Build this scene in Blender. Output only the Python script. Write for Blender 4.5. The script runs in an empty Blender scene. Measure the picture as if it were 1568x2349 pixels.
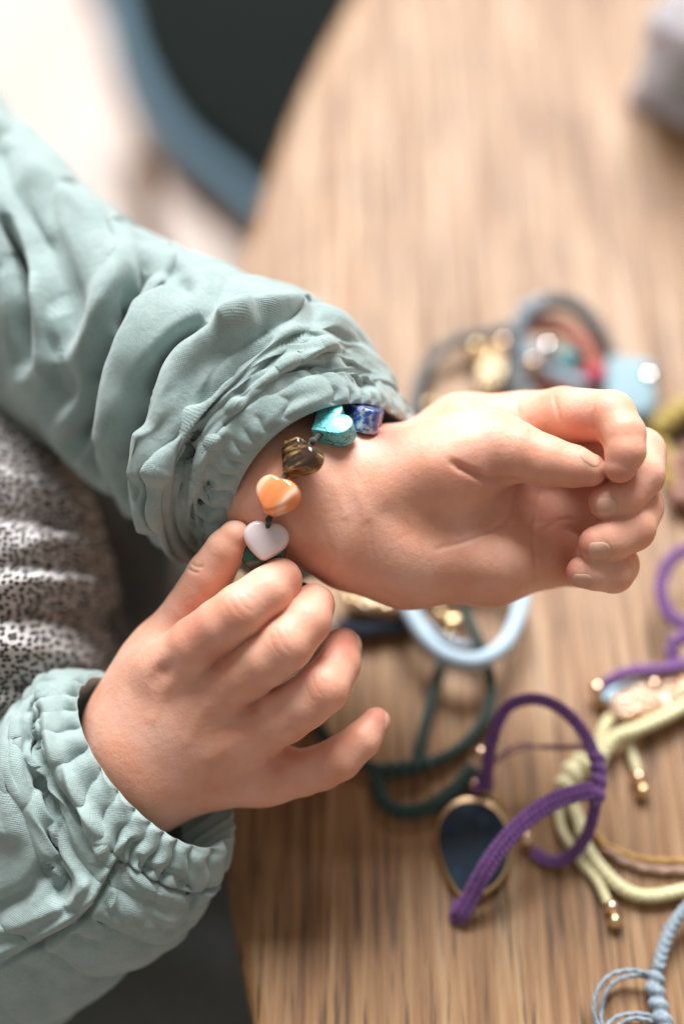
import bpy, math, random
import numpy as np
from mathutils import Vector, Matrix
from mathutils.bvhtree import BVHTree
S = bpy.context.scene
random.seed(4)
# ------------------------------------------------------------------ camera
# The place is measured in mm; positions are taken on rays of the photograph's camera.
F = 3262.5          # focal length in units of the 1568 x 2349 picture grid
H = 415.0           # camera height above the table top, mm
PIT = math.radians(57)
ZF = 384.0          # focus distance, mm
cd = bpy.data.cameras.new('camera'); cam = bpy.data.objects.new('camera', cd); S.collection.objects.link(cam)
cd.sensor_fit = 'VERTICAL'; cd.sensor_height = 36; cd.lens = 50
cam.location = (0, 0, H/1000); cam.rotation_euler = (math.pi/2-PIT, 0, 0)
cd.clip_start = 0.01; cd.clip_end = 100
cd.dof.use_dof = True; cd.dof.focus_distance = ZF/1000; cd.dof.aperture_fstop = 2.1; cd.dof.aperture_blades = 9
S.camera = cam
S.view_settings.view_transform = 'Standard'; S.view_settings.look = 'None'; S.view_settings.exposure = 0.12
# ------------------------------------------------------------------ light: one large window beyond the table
w = bpy.data.worlds.new('World'); S.world = w; w.use_nodes = True
w.node_tree.nodes['Background'].inputs[0].default_value = (1.0, 0.95, 0.89, 1)
w.node_tree.nodes['Background'].inputs[1].default_value = 0.32
def area(name, loc, target, sx, sy, power, col):
    l = bpy.data.lights.new(name, 'AREA'); l.shape = 'RECTANGLE'; l.size = sx; l.size_y = sy; l.energy = power; l.color = col
    o = bpy.data.objects.new(name, l); S.collection.objects.link(o); o.location = loc
    o.rotation_euler = (Vector(target)-Vector(loc)).to_track_quat('-Z', 'Y').to_euler()
    return o
area('window_light', (0.0, 3.25, 3.4), (0, 0.25, 0.05), 2.9, 2.1, 540, (0.955, 0.98, 1.0))
S.cycles.use_denoising = True
S.cycles.max_bounces = 8

# ------------------------------------------------------------------ coordinates
RM = np.array(Matrix.Rotation(math.pi/2-PIT, 3, 'X'))
CAM = np.array([0, 0, H])
def Q(x, y, dz):                       # picture point + distance beyond the focus plane -> camera space, mm
    Z = ZF+dz
    return np.array([(x-784)/F*Z, (1174.5-y)/F*Z, -Z])
def W(q):                              # camera space mm -> world mm
    return np.asarray(q) @ RM.T + CAM
def T(x, y, h=0.0):                    # picture point on the level h mm above the table -> world mm
    t = (1174.5-y)/F
    Z = (H-h)/(math.sin(PIT)-t*math.cos(PIT))
    return W(Q(x, y, Z-ZF))
def ppx(q):                            # camera space -> picture point
    return 784+F*q[..., 0]/(-q[..., 2]), 1174.5-F*q[..., 1]/(-q[..., 2])
# ------------------------------------------------------------------ object helpers
def link(name, verts, faces, mat, parent=None, smooth=True, uv=None, attrs=None):
    """verts in world mm"""
    v = np.asarray(verts, dtype=np.float64)/1000.0
    me = bpy.data.meshes.new(name)
    base = np.array(parent['_b']) if parent is not None and '_b' in parent else None
    if base is None and parent is None:
        base = np.array([v[:, 0].mean(), v[:, 1].mean(), v[:, 2].min()])
    if base is None: base = np.zeros(3)
    v = v-base
    if isinstance(faces, np.ndarray):
        n = len(faces); k = faces.shape[1]
        me.vertices.add(len(v)); me.vertices.foreach_set('co', v.astype(np.float32).ravel())
        me.loops.add(n*k); me.loops.foreach_set('vertex_index', faces.astype(np.int32).ravel())
        me.polygons.add(n); me.polygons.foreach_set('loop_start', np.arange(0, n*k, k, dtype=np.int32))
        me.update(calc_edges=True); me.validate()
    else:
        me.from_pydata(v.tolist(), [], [list(map(int, f)) for f in faces])
    if smooth: me.polygons.foreach_set('use_smooth', [True]*len(me.polygons))
    if uv is not None:
        l = me.uv_layers.new(name='UVMap'); idx = np.zeros(len(me.loops), dtype=np.int32); me.loops.foreach_get('vertex_index', idx)
        l.data.foreach_set('uv', uv[idx].astype(np.float32).ravel())
    for k_, a in (attrs or {}).items():
        at = me.attributes.new(k_, 'FLOAT', 'POINT'); at.data.foreach_set('value', a.astype(np.float32))
    me.materials.append(mat); me.update()
    o = bpy.data.objects.new(name, me); S.collection.objects.link(o)
    if parent is None:
        o.location = base; o['_b'] = [float(c) for c in base]
    else:
        o.parent = parent; o['_b'] = [float(c) for c in base]
    return o
def thing(name, label, cat, base, group=None):
    o = bpy.data.objects.new(name, None); S.collection.objects.link(o); o.empty_display_size = 0.01
    b = np.asarray(base)/1000.0; o.location = b; o['_b'] = [float(c) for c in b]
    return tag(o, label, cat, group)
def tag(o, label, cat, group=None):
    o['label'] = label; o['category'] = cat
    if group: o['group'] = group
    return o
# ------------------------------------------------------------------ materials
def mat(name, col, rough=0.6, metal=0.0, **kw):
    m = bpy.data.materials.new(name); m.use_nodes = True; b = m.node_tree.nodes['Principled BSDF']
    b.inputs['Base Color'].default_value = (*col, 1); b.inputs['Roughness'].default_value = rough; b.inputs['Metallic'].default_value = metal
    for k, v in kw.items(): b.inputs[k.replace('_', ' ')].default_value = v
    return m
class NT:
    def __init__(s, m): s.m = m; s.t = m.node_tree; s.b = s.t.nodes['Principled BSDF']
    def n(s, kind, **kw):
        nd = s.t.nodes.new('ShaderNode'+kind)
        for k, v in kw.items():
            if hasattr(nd, k) and k not in nd.inputs: setattr(nd, k, v)
            else: nd.inputs[k.replace('_', ' ')].default_value = v
        return nd
    def l(s, a, b): s.t.links.new(a, b)
    def ramp(s, fac, stops):
        r = s.n('ValToRGB'); e = r.color_ramp.elements
        while len(e) < len(stops): e.new(0.5)
        for i, (p, c) in enumerate(stops): e[i].position = p; e[i].color = (*c, 1)
        s.l(fac, r.inputs[0]); return r.outputs[0]
    def coords(s, scale, kind='Object', loc=(0, 0, 0), rot=(0, 0, 0)):
        c = s.n('TexCoord'); mp = s.n('Mapping'); mp.inputs['Scale'].default_value = scale; mp.inputs['Location'].default_value = loc; mp.inputs['Rotation'].default_value = rot
        s.l(c.outputs[kind], mp.inputs[0]); return mp.outputs[0]
    def noise(s, vec, scale=1, detail=3, rough=0.5, dist=0.0):
        x = s.n('TexNoise', Scale=scale, Detail=detail, Roughness=rough, Distortion=dist); s.l(vec, x.inputs['Vector']); return x.outputs[0]
    def bump(s, h, strength, dist, prev=None):
        b = s.n('Bump', Strength=strength, Distance=dist); s.l(h, b.inputs['Height'])
        if prev is not None: s.l(prev, b.inputs['Normal'])
        return b.outputs[0]
    def mix(s, fac, a, b, blend='MIX'):
        x = s.n('MixRGB', blend_type=blend)
        for i, v in ((0, fac), (1, a), (2, b)):
            if hasattr(v, 'is_linked') or isinstance(v, bpy.types.NodeSocket): s.l(v, x.inputs[i])
            elif i == 0: x.inputs[0].default_value = v
            else: x.inputs[i].default_value = (*v, 1)
        return x.outputs[0]
    def math(s, op, a, b=0.0):
        x = s.n('Math', operation=op)
        for i, v in ((0, a), (1, b)):
            if isinstance(v, bpy.types.NodeSocket): s.l(v, x.inputs[i])
            else: x.inputs[i].default_value = v
        return x.outputs[0]
def skin_mat():
    m = mat('skin', (0.60, 0.32, 0.22), 0.52); t = NT(m); b = t.b
    b.inputs['Subsurface Weight'].default_value = 0.7
    b.inputs['Subsurface Radius'].default_value = (1.0, 0.30, 0.14); b.inputs['Subsurface Scale'].default_value = 0.0042
    b.inputs['Specular IOR Level'].default_value = 0.36
    b.inputs['Coat Weight'].default_value = 0.04; b.inputs['Coat Roughness'].default_value = 0.3
    v = t.coords((1, 1, 1))
    n1 = t.noise(v, 85, 3); n2 = t.noise(v, 420, 3, 0.6)
    c = t.ramp(n1, [(0.30, (0.705, 0.335, 0.215)), (0.5, (0.760, 0.405, 0.280)), (0.70, (0.815, 0.480, 0.360))])
    c = t.mix(t.math('MULTIPLY', n2, 0.22), c, (0.60, 0.27, 0.20))
    at = t.n('Attribute', attribute_name='flush')
    c = t.mix(at.outputs['Fac'], c, (0.54, 0.165, 0.115))
    t.l(c, b.inputs['Base Color'])
    vo = t.n('TexVoronoi', Scale=1500.0); t.l(v, vo.inputs['Vector'])
    nb = t.bump(vo.outputs['Distance'], 0.18, 0.00016)
    nb = t.bump(t.noise(v, 600, 4, 0.6), 0.4, 0.0004, nb)
    t.l(nb, b.inputs['Normal'])
    return m
def cloth_mat(name, c1, c2, pitch=0.0006, fuzz=0.35):
    m = mat(name, c1, 0.92); t = NT(m); b = t.b
    uv = t.coords((1, 1, 1), 'UV')
    k = 2*math.pi/pitch
    sx = t.n('SeparateXYZ'); t.l(uv, sx.inputs[0])
    a = t.math('SINE', t.math('MULTIPLY', sx.outputs[0], k)); d = t.math('SINE', t.math('MULTIPLY', sx.outputs[1], k))
    wv = t.math('ADD', t.math('MULTIPLY', t.math('MULTIPLY', a, d), 0.5), 0.5)
    v = t.coords((1, 1, 1)); n1 = t.noise(v, 150, 4, 0.6); n2 = t.noise(v, 1400, 2)
    c = t.ramp(n1, [(0.3, c1), (0.7, c2)])
    c = t.mix(t.math('MULTIPLY', t.math('SUBTRACT', 1.0, wv), 0.45), c, tuple(x*0.45 for x in c1))
    c = t.mix(t.math('MULTIPLY', n2, 0.25), c, (0.66, 0.74, 0.72))
    t.l(c, b.inputs['Base Color'])
    rg = t.n('TexNoise', noise_type='RIDGED_MULTIFRACTAL', Scale=75.0, Detail=4.0, Roughness=0.5); t.l(v, rg.inputs['Vector'])
    nb = t.bump(wv, 0.55, 0.00022); nb = t.bump(rg.outputs[0], 0.45, 0.0012, nb); nb = t.bump(t.noise(v, 300, 4, 0.65), 0.5, 0.0009, nb)
    t.l(nb, b.inputs['Normal'])
    b.inputs['Sheen Weight'].default_value = fuzz; b.inputs['Sheen Roughness'].default_value = 0.5
    return m
def wood_mat(name, tones, xs=400.0, ys=15.0, rough=0.5, depth=0.0008, rot=0.0):
    m = mat(name, tones[0], rough); t = NT(m)
    v = t.coords((xs*0.72, ys*0.6, xs), rot=(0, 0, rot)); v2 = t.coords((95, 3.4, 95), loc=(3, 1, 0), rot=(0, 0, rot)); v3 = t.coords((xs*1.7, ys*1.6, xs), rot=(0, 0, rot))
    g = t.noise(v, 1.0, 4, 0.62, 0.25); g2 = t.noise(v2, 1.0, 3, 0.5, 0.5); g3 = t.noise(v3, 1.0, 3, 0.6)
    c = t.ramp(g, [(0.33, tones[0]), (0.44, tones[1]), (0.54, tones[2]), (0.65, tones[3])])
    c = t.mix(t.math('MULTIPLY', g2, 0.35), c, tones[4])
    g4 = t.noise(t.coords((22, 0.5, 22), loc=(7, 2, 0)), 1.0, 2); c = t.mix(t.math('MULTIPLY', t.ramp(g4, [(0.46, (0, 0, 0)), (0.54, (1, 1, 1))]), 0.14), c, tuple(x*0.5 for x in tones[1]))
    pore = t.ramp(g3, [(0.37, (1, 1, 1)), (0.46, (0, 0, 0))])
    c = t.mix(t.math('MULTIPLY', pore, 0.72), c, tuple(x*0.35 for x in tones[0]))
    t.l(c, t.b.inputs['Base Color'])
    nb = t.bump(g, 0.6, depth); nb = t.bump(g3, 0.35, depth*0.5, nb); t.l(nb, t.b.inputs['Normal'])
    r = t.ramp(g, [(0.3, (0.65,)*3), (0.7, (rough-0.06,)*3)]); t.l(r, t.b.inputs['Roughness'])
    return m
def cord_mat(name, col, col2=None, rough=0.75, scale=900, sheen=0.3):
    m = mat(name, col, rough); t = NT(m); v = t.coords((1, 1, 1))
    c = t.ramp(t.noise(v, scale, 3, 0.6), [(0.35, col), (0.68, col2 or tuple(min(1, x*1.5) for x in col))]); t.l(c, t.b.inputs['Base Color'])
    t.l(t.bump(t.noise(v, scale*2, 2), 0.4, 0.0002), t.b.inputs['Normal']); t.b.inputs['Sheen Weight'].default_value = sheen
    return m
M_skin = skin_mat()
M_nail = mat('fingernail', (0.80, 0.39, 0.28), 0.38, Specular_IOR_Level=0.12, Subsurface_Weight=0.3, Subsurface_Scale=0.002)
M_sage = cloth_mat('sage_muslin', (0.243, 0.338, 0.318), (0.352, 0.446, 0.420))
M_gold = mat('gold', (0.80, 0.58, 0.32), 0.28, 1.0)
M_rosegold = mat('rose_gold', (0.90, 0.62, 0.42), 0.18, 1.0)
M_silver = mat('silver', (0.9, 0.88, 0.87), 0.14, 1.0)
M_thread = cord_mat('dark_thread', (0.018, 0.022, 0.012), (0.04, 0.045, 0.02))
# ------------------------------------------------------------------ setting: floor
M_floor = mat('pale_floor', (0.50, 0.42, 0.37), 0.6); _t = NT(M_floor)
_t.l(_t.ramp(_t.noise(_t.coords((9, 1.2, 1)), 1, 4), [(0.3, (0.40, 0.31, 0.26)), (0.7, (0.49, 0.41, 0.37))]), _t.b.inputs['Base Color'])
fl = link('floor', [(-6000, -4000, -620), (6000, -4000, -620), (6000, 9000, -620), (-6000, 9000, -620)], [(0, 1, 2, 3)], M_floor, smooth=False)
fl['kind'] = 'structure'
# ------------------------------------------------------------------ generic mesh makers (world mm)
def prism(outline, z0, z1, bevel=0.0, dome=0.0, nb=4):
    """closed outline (counter-clockwise, xy) extruded upwards with rounded edges"""
    P = np.asarray(outline, float); n = len(P)
    d = np.roll(P, -1, 0)-np.roll(P, 1, 0); nn = np.stack([d[:, 1], -d[:, 0]], 1); nn /= np.linalg.norm(nn, axis=1)[:, None]+1e-9
    lv = []
    for i in range(nb+1):
        a = math.pi/2*i/nb; lv.append((bevel*(1-math.sin(a)), z0+bevel*(1-math.cos(a))))
    for i in range(nb+1):
        a = math.pi/2*i/nb; lv.append((bevel*(1-math.cos(a)), z1-bevel*(1-math.sin(a))))
    v = np.concatenate([np.c_[P-nn*o, np.full(n, z)] for o, z in lv])
    f = [(k*n+i, k*n+(i+1) % n, (k+1)*n+(i+1) % n, (k+1)*n+i) for k in range(len(lv)-1) for i in range(n)]
    c = v[-n:].mean(0); top = len(v); v = np.vstack([v, c+[0, 0, dome], v[:n].mean(0)])
    m = (len(lv)-1)*n
    f += [(m+i, m+(i+1) % n, top) for i in range(n)]+[((i+1) % n, i, top+1) for i in range(n)]
    return v, f
def catmull(P, n, closed=False):
    P = np.asarray(P, float)
    if closed: P = np.vstack([P[-1], P, P[0], P[1]])
    else: P = np.vstack([2*P[0]-P[1], P, 2*P[-1]-P[-2]])
    m = len(P)-3; t = np.linspace(0, m, n, endpoint=not closed); i = np.minimum(t.astype(int), m-1); u = (t-i)[:, None]
    a, b, c, d = P[i], P[i+1], P[i+2], P[i+3]
    return 0.5*((2*b)+(c-a)*u+(2*a-5*b+4*c-d)*u*u+(3*b-a-3*c+d)*u**3)
def cord(pts, r, style='plain', flat=1.0, na=14, step=None, closed=False, up=(0, -0.5, 0.85), rend=None):
    """tube through world points; style twist / braid / flat gives the strands real relief"""
    P = catmull(pts, 260, closed); seg = np.linalg.norm(np.diff(P, axis=0), axis=1); L = np.r_[0, np.cumsum(seg)]
    step = step or max(0.18*r, 0.22) if style != 'plain' else max(0.6*r, 0.4)
    n = max(6, int(L[-1]/step)); s = np.linspace(0, L[-1], n); P = np.stack([np.interp(s, L, P[:, k]) for k in range(3)], 1)
    tn = np.gradient(P, axis=0); tn /= np.linalg.norm(tn, axis=1)[:, None]+1e-9
    up = np.asarray(up, float); sd = np.cross(tn, up); sd /= np.linalg.norm(sd, axis=1)[:, None]+1e-9; nr = np.cross(sd, tn)
    th = np.linspace(0, 2*math.pi, na, endpoint=False)[None]; ss = s[:, None]
    if style == 'twist': k = 1+0.16*np.cos(2*th-ss*2*math.pi/(5.0*r))
    elif style == 'braid': k = 1+0.26*(np.abs(np.sin(ss*math.pi/(1.3*r)+1.9*np.abs(((th+math.pi/2) % (2*math.pi))-math.pi)))-0.5)
    elif style == 'flat': k = 1+0.42*(np.abs(np.sin(ss*math.pi/(0.62*r)))*np.abs(np.cos(1.5*(th-math.pi/2)))-0.45)
    elif style == 'knot': k = 1+0.42*(np.abs(np.sin(ss*math.pi/(1.55*r)+0.5*np.cos(th)))-0.6)
    else: k = np.ones((n, na))
    k = np.broadcast_to(k, (n, na)).copy()
    e = np.minimum(ss, L[-1]-ss)
    if not closed: k = k*np.sqrt(np.clip(1-(1-np.clip(e/r, 0, 1))**2, 0.02, 1))
    v = P[:, None]+r*k[..., None]*(np.cos(th)[..., None]*sd[:, None]+(np.sin(th)/flat)[..., None]*nr[:, None])
    v = v.reshape(-1, 3); i = np.arange(n-1)[:, None]*na; j = np.arange(na)[None]; j2 = (j+1) % na
    f = np.stack([i+j, i+j2, i+na+j2, i+na+j], -1).reshape(-1, 4)
    return v, f[:, ::-1]
def ball(c, r, n=16, sq=(1, 1, 1), axes=None):
    th = np.linspace(0, math.pi, n//2+1); ph = np.linspace(0, 2*math.pi, n, endpoint=False)
    v = np.array([[math.sin(a)*math.cos(b)*sq[0], math.sin(a)*math.sin(b)*sq[1], math.cos(a)*sq[2]] for a in th for b in ph])*r
    if axes is not None: v = v @ np.asarray(axes)
    m = n//2
    f = np.array([(k*n+i, (k+1)*n+i, (k+1)*n+(i+1) % n, k*n+(i+1) % n) for k in range(m) for i in range(n)])
    return v+np.asarray(c), f
def box(c, sx, sy, sz, rot=0.0):
    v = np.array([(x, y, z) for x in (-1, 1) for y in (-1, 1) for z in (-1, 1)], float)*[sx/2, sy/2, sz/2]
    R = np.array(Matrix.Rotation(rot, 3, 'Z')); v = v @ R.T+np.asarray(c)
    return v, [(0, 1, 3, 2), (4, 6, 7, 5), (0, 4, 5, 1), (2, 3, 7, 6), (0, 2, 6, 4), (1, 5, 7, 3)]
def merge(parts):
    V = []; Fs = []; o = 0
    for v, f in parts:
        V.append(np.asarray(v)); Fs += [[int(i)+o for i in q] for q in f]; o += len(v)
    return np.vstack(V), Fs
# ------------------------------------------------------------------ table
tb = thing('round_table', 'large round weathered oak table under the hands and the bracelets', 'table', (689, 279, -620))
a_ = np.linspace(0, 2*math.pi, 320, endpoint=False)
M_table = wood_mat('weathered_oak', [(0.115, 0.046, 0.015), (0.255, 0.118, 0.043), (0.345, 0.180, 0.073), (0.455, 0.278, 0.138), (0.345, 0.190, 0.086)], depth=0.0015, rough=0.48)
v, f = prism(np.c_[689+737*np.cos(a_), 279+737*np.sin(a_)], -24, 0, 5)
link('tabletop', v, f, M_table, tb)
v, f = cord([(689, 279, -620), (689, 279, -200), (689, 279, -24)], 45, na=24, up=(0, 1, 0)); link('pedestal', v, f, M_table, tb)
v, f = prism(np.c_[689+260*np.cos(a_[::8]), 279+260*np.sin(a_[::8])], -620, -590, 6); link('foot', v, f, M_table, tb)
# ------------------------------------------------------------------ chair behind the table
def Tz(x, y, h): return T(x, y, h)
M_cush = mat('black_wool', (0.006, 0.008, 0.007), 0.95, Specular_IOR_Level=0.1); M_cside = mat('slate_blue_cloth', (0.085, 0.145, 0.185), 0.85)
M_chairwood = wood_mat('orange_brown_wood', [(0.22, 0.10, 0.05), (0.34, 0.17, 0.08), (0.42, 0.22, 0.11), (0.48, 0.27, 0.14), (0.38, 0.19, 0.10)], 60, 60, 0.45, 0.0003)
hs = -260
co = [Tz(x, y, hs)[:2] for x, y in [(225, -330), (222, -60), (285, 135), (385, 285), (520, 400), (600, 470), (760, 520), (1000, 420), (1150, 100), (1150, -330)]]
co = catmull(np.array(co)[::-1], 90, True)
_a = np.sum(co[:, 0]*np.roll(co[:, 1], -1)-np.roll(co[:, 0], -1)*co[:, 1])
if _a < 0: co = co[::-1]
ch = thing('chair', 'blurred chair with black seat cushion, slate blue side and brown wooden frame behind the table', 'chair', (co[:, 0].mean(), co[:, 1].mean(), -620))
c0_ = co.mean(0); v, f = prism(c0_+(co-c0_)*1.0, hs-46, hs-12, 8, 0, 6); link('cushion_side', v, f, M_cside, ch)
v, f = prism(c0_+(co-c0_)*0.83, hs-14, hs, 9, 5, 6); link('cushion_top', v, f, M_cush, ch)
cc = co.mean(0)
fo = cc+(co-cc)*1.0+[0, -4.5]
v, f = prism(fo, hs-68, hs-47, 5); link('seat_frame', v, f, M_chairwood, ch)
lg = [Tz(318, 385, hs-68)[:2], Tz(900, 430, hs-68)[:2], Tz(260, -300, hs-68)[:2], Tz(1050, -300, hs-68)[:2]]
for x, y in lg:
    v, f = cord([(x, y, -620), (x, y, -400), (x, y, hs-60)], 11, na=16, up=(0, 1, 0)); link('leg', v, f, M_chairwood, ch)
# ------------------------------------------------------------------ white lantern
M_white = mat('white_translucent_porcelain', (0.82, 0.81, 0.82), 0.5); _t = NT(M_white); _tr = _t.n('BsdfTranslucent'); _tr.inputs[0].default_value = (0.86, 0.85, 0.88, 1)
_mx = _t.n('MixShader'); _mx.inputs[0].default_value = 0.7; _t.l(_t.b.outputs[0], _mx.inputs[1]); _t.l(_tr.outputs[0], _mx.inputs[2]); _t.l(_mx.outputs[0], [n for n in _t.t.nodes if n.type == 'OUTPUT_MATERIAL'][0].inputs[0])
M_glass = mat('lantern_glass', (0.66, 0.71, 0.76), 0.4, Transmission_Weight=0.4, IOR=1.15)
p0 = T(1449, 232)[:2]; p1 = T(1600, 302)[:2]; dx = (p1-p0)/np.linalg.norm(p1-p0); dy = np.array([-dx[1], dx[0]]); wd, dp, hh = 62, 50, 40
lan = thing('lantern', 'small white house shaped lantern with glass panes at the far right of the table', 'lantern', (*(p0+dx*wd/2+dy*dp/2), 0.3))
def lp(a, b, z): return np.array([*(p0+dx*a+dy*b), z])
th_ = 13.0; ang = math.atan2(dx[1], dx[0])
fr = []
for a in (th_/2, wd-th_/2):
    for b in (th_/2, dp-th_/2): link('corner_post', *box(lp(a, b, hh/2+1), th_, th_, hh, ang), M_white, lan, smooth=False)
link('base', *box(lp(wd/2, dp/2, 5.3), wd+3, dp+3, 10, ang), M_white, lan, smooth=False)
link('eaves', *box(lp(wd/2, dp/2, hh-2), wd+2, dp+2, 8, ang), M_white, lan, smooth=False)
for (a, b, sx, sy) in ((wd/2, 3, wd-24, 1.5), (wd/2, dp-3, wd-24, 1.5), (3, dp/2, 1.5, dp-24), (wd-3, dp/2, 1.5, dp-24)):
    link('pane', *box(lp(a, b, hh/2+2), sx, sy, hh-16, ang), M_glass, lan, smooth=False)
rv = [lp(-2, -2, hh+2.2), lp(wd+2, -2, hh+2.2), lp(wd+2, dp+2, hh+2.2), lp(-2, dp+2, hh+2.2), lp(wd/2, -2, hh+46), lp(wd/2, dp+2, hh+46)]
link('roof', np.array(rv), [(0, 1, 4), (3, 5, 2), (0, 4, 5, 3), (1, 2, 5, 4), (0, 3, 2, 1)], M_white, lan, smooth=False)
# ------------------------------------------------------------------ implicit surface body
def smin(a, b, k):
    h = np.clip(0.5+0.5*(b-a)/k, 0, 1); return b*(1-h)+a*h-k*h*(1-h)
class Field:
    def __init__(s, lo, hi, h):
        s.lo = np.asarray(lo, float); s.h = h; s.n = np.ceil((np.asarray(hi)-s.lo)/h).astype(int)+1
        s.ax = [s.lo[i]+h*np.arange(s.n[i]) for i in range(3)]
    def empty(s): return np.full(s.n, 40.0, dtype=np.float32)
    def cap(s, d, a, b, ra, rb, k, m=9.0):
        a = np.asarray(a); b = np.asarray(b); R = max(ra, rb)+m+k
        sl = []
        for i in range(3):
            i0 = int(np.clip((min(a[i], b[i])-R-s.lo[i])/s.h, 0, s.n[i])); i1 = int(np.clip((max(a[i], b[i])+R-s.lo[i])/s.h+1, 0, s.n[i])); sl.append(slice(i0, i1))
        if any(q.stop <= q.start for q in sl): return
        x = s.ax[0][sl[0]][:, None, None]; y = s.ax[1][sl[1]][None, :, None]; z = s.ax[2][sl[2]][None, None]
        ba = b-a; L = float(ba @ ba)+1e-6
        t = np.clip(((x-a[0])*ba[0]+(y-a[1])*ba[1]+(z-a[2])*ba[2])/L, 0, 1)
        dd = np.sqrt((x-a[0]-t*ba[0])**2+(y-a[1]-t*ba[1])**2+(z-a[2]-t*ba[2])**2)-(ra+(rb-ra)*t)
        sub = d[tuple(sl)]; d[tuple(sl)] = smin(sub, dd, k).astype(np.float32)
    def chain(s, d, js, k):
        for (p, q) in zip(js[:-1], js[1:]):
            s.cap(d, Q(*p[:3]), Q(*q[:3]), p[3]*(ZF+p[2])/F, q[3]*(ZF+q[2])/F, k)
def surface_nets(f, lo, h):
    s = f < 0; nx, ny, nz = f.shape
    c = np.zeros((nx-1, ny-1, nz-1), bool); al = np.ones_like(c)
    for i in (0, 1):
        for j in (0, 1):
            for k in (0, 1):
                b = s[i:nx-1+i, j:ny-1+j, k:nz-1+k]; c |= b; al &= b
    act = c & ~al; idx = np.argwhere(act); ids = np.full(act.shape, -1, dtype=np.int64); ids[act] = np.arange(len(idx))
    acc = np.zeros((len(idx), 3)); cnt = np.zeros(len(idx))
    cor = [(i, j, k) for i in (0, 1) for j in (0, 1) for k in (0, 1)]
    for a in range(3):
        for cc_ in cor:
            if cc_[a] == 1: continue
            d2 = list(cc_); d2[a] = 1
            p = idx+np.array(cc_); q = idx+np.array(d2)
            fa = f[p[:, 0], p[:, 1], p[:, 2]]; fb = f[q[:, 0], q[:, 1], q[:, 2]]; mk = (fa < 0) != (fb < 0)
            t = np.where(mk, fa/(fa-fb+1e-12), 0)
            pt = p.astype(float); pt[:, a] += t; acc[mk] += pt[mk]; cnt[mk] += 1
    V = lo+h*acc/cnt[:, None]
    Fq = []
    for a in range(3):
        b, c2 = (a+1) % 3, (a+2) % 3
        s0 = [slice(1, -1)]*3; s0[a] = slice(0, -1); s1 = list(s0); s1[a] = slice(1, None)
        A = s[tuple(s0)]; B = s[tuple(s1)]
        for flip, mk in ((False, A & ~B), (True, ~A & B)):
            e = np.argwhere(mk)+np.array([1 if i != a else 0 for i in range(3)])
            if not len(e): continue
            def cell(db, dc):
                g = e.copy(); g[:, b] -= db; g[:, c2] -= dc; return ids[g[:, 0], g[:, 1], g[:, 2]]
            q = np.stack([cell(0, 0), cell(1, 0), cell(1, 1), cell(0, 1)], 1)
            Fq.append(q[:, ::-1] if flip else q)
    return V, np.vstack(Fq)
def vnormals(V, Fq):
    a, b, c, d = (V[Fq[:, i]] for i in range(4)); n = np.cross(c-a, d-b); N = np.zeros_like(V)
    for i in range(4):
        for k in range(3): N[:, k] += np.bincount(Fq[:, i], n[:, k], len(V))
    return N/(np.linalg.norm(N, axis=1)[:, None]+1e-9)
def relax(V, Fq, it=2, lam=0.5):
    for _ in range(it):
        A = np.zeros_like(V); c = np.zeros(len(V))
        for i in range(4):
            j = (i+1) % 4
            for k in range(3):
                A[:, k] += np.bincount(Fq[:, i], V[Fq[:, j], k], len(V))+np.bincount(Fq[:, j], V[Fq[:, i], k], len(V))
            c += np.bincount(Fq[:, i], minlength=len(V))+np.bincount(Fq[:, j], minlength=len(V))
        V = V+lam*(A/np.maximum(c, 1)[:, None]-V)
    return V
def pdist(px, py, pts, taper=True):
    """distance in picture units to a polyline, and a weight fading at its ends"""
    P = catmull(pts, 8*len(pts)) if len(pts) > 2 else np.asarray(pts, float)
    best = np.full(px.shape, 1e9); tt = np.zeros(px.shape); n = len(P)-1
    for i in range(n):
        a, b = P[i], P[i+1]; d = b-a; L = d @ d+1e-9
        t = np.clip(((px-a[0])*d[0]+(py-a[1])*d[1])/L, 0, 1); q = np.hypot(px-a[0]-t*d[0], py-a[1]-t*d[1])
        m = q < best; best[m] = q[m]; tt[m] = (i+t[m])/n
    wgt = np.clip(np.minimum(tt, 1-tt)*5, 0, 1)**0.7*0.9+0.1 if taper else 1.0
    return best, wgt
def sculpt(V, N, strokes, face=0.15):
    """folds and creases: lines drawn on the side that faces the camera, pushed in or out along the surface normal"""
    px, py = ppx(V); fc = np.clip((np.einsum('ij,ij->i', N, -V/np.linalg.norm(V, axis=1)[:, None])-face)/0.25, 0, 1)
    D = np.zeros(len(V))
    for st in strokes:
        pts, wd_, dep = st[:3]; pa = np.asarray(pts, float); mg = wd_*3
        m = (px > pa[:, 0].min()-mg) & (px < pa[:, 0].max()+mg) & (py > pa[:, 1].min()-mg) & (py < pa[:, 1].max()+mg) & (fc > 0)
        if len(st) > 3: z = -V[:, 2]-ZF; m &= (z > st[3][0]) & (z < st[3][1])
        if not m.any(): continue
        d, wg = pdist(px[m], py[m], pts, len(pts) > 2 and wd_ < 20); D[m] += dep*np.exp(-(d/wd_)**2)*wg
    return V+N*(D*fc)[:, None]
def flush_at(V, spots):
    px, py = ppx(V); r = np.zeros(len(V))
    for x, y, rad, s in spots: r = np.maximum(r, s*np.exp(-((px-x)**2+(py-y)**2)/rad**2))
    return r
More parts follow.
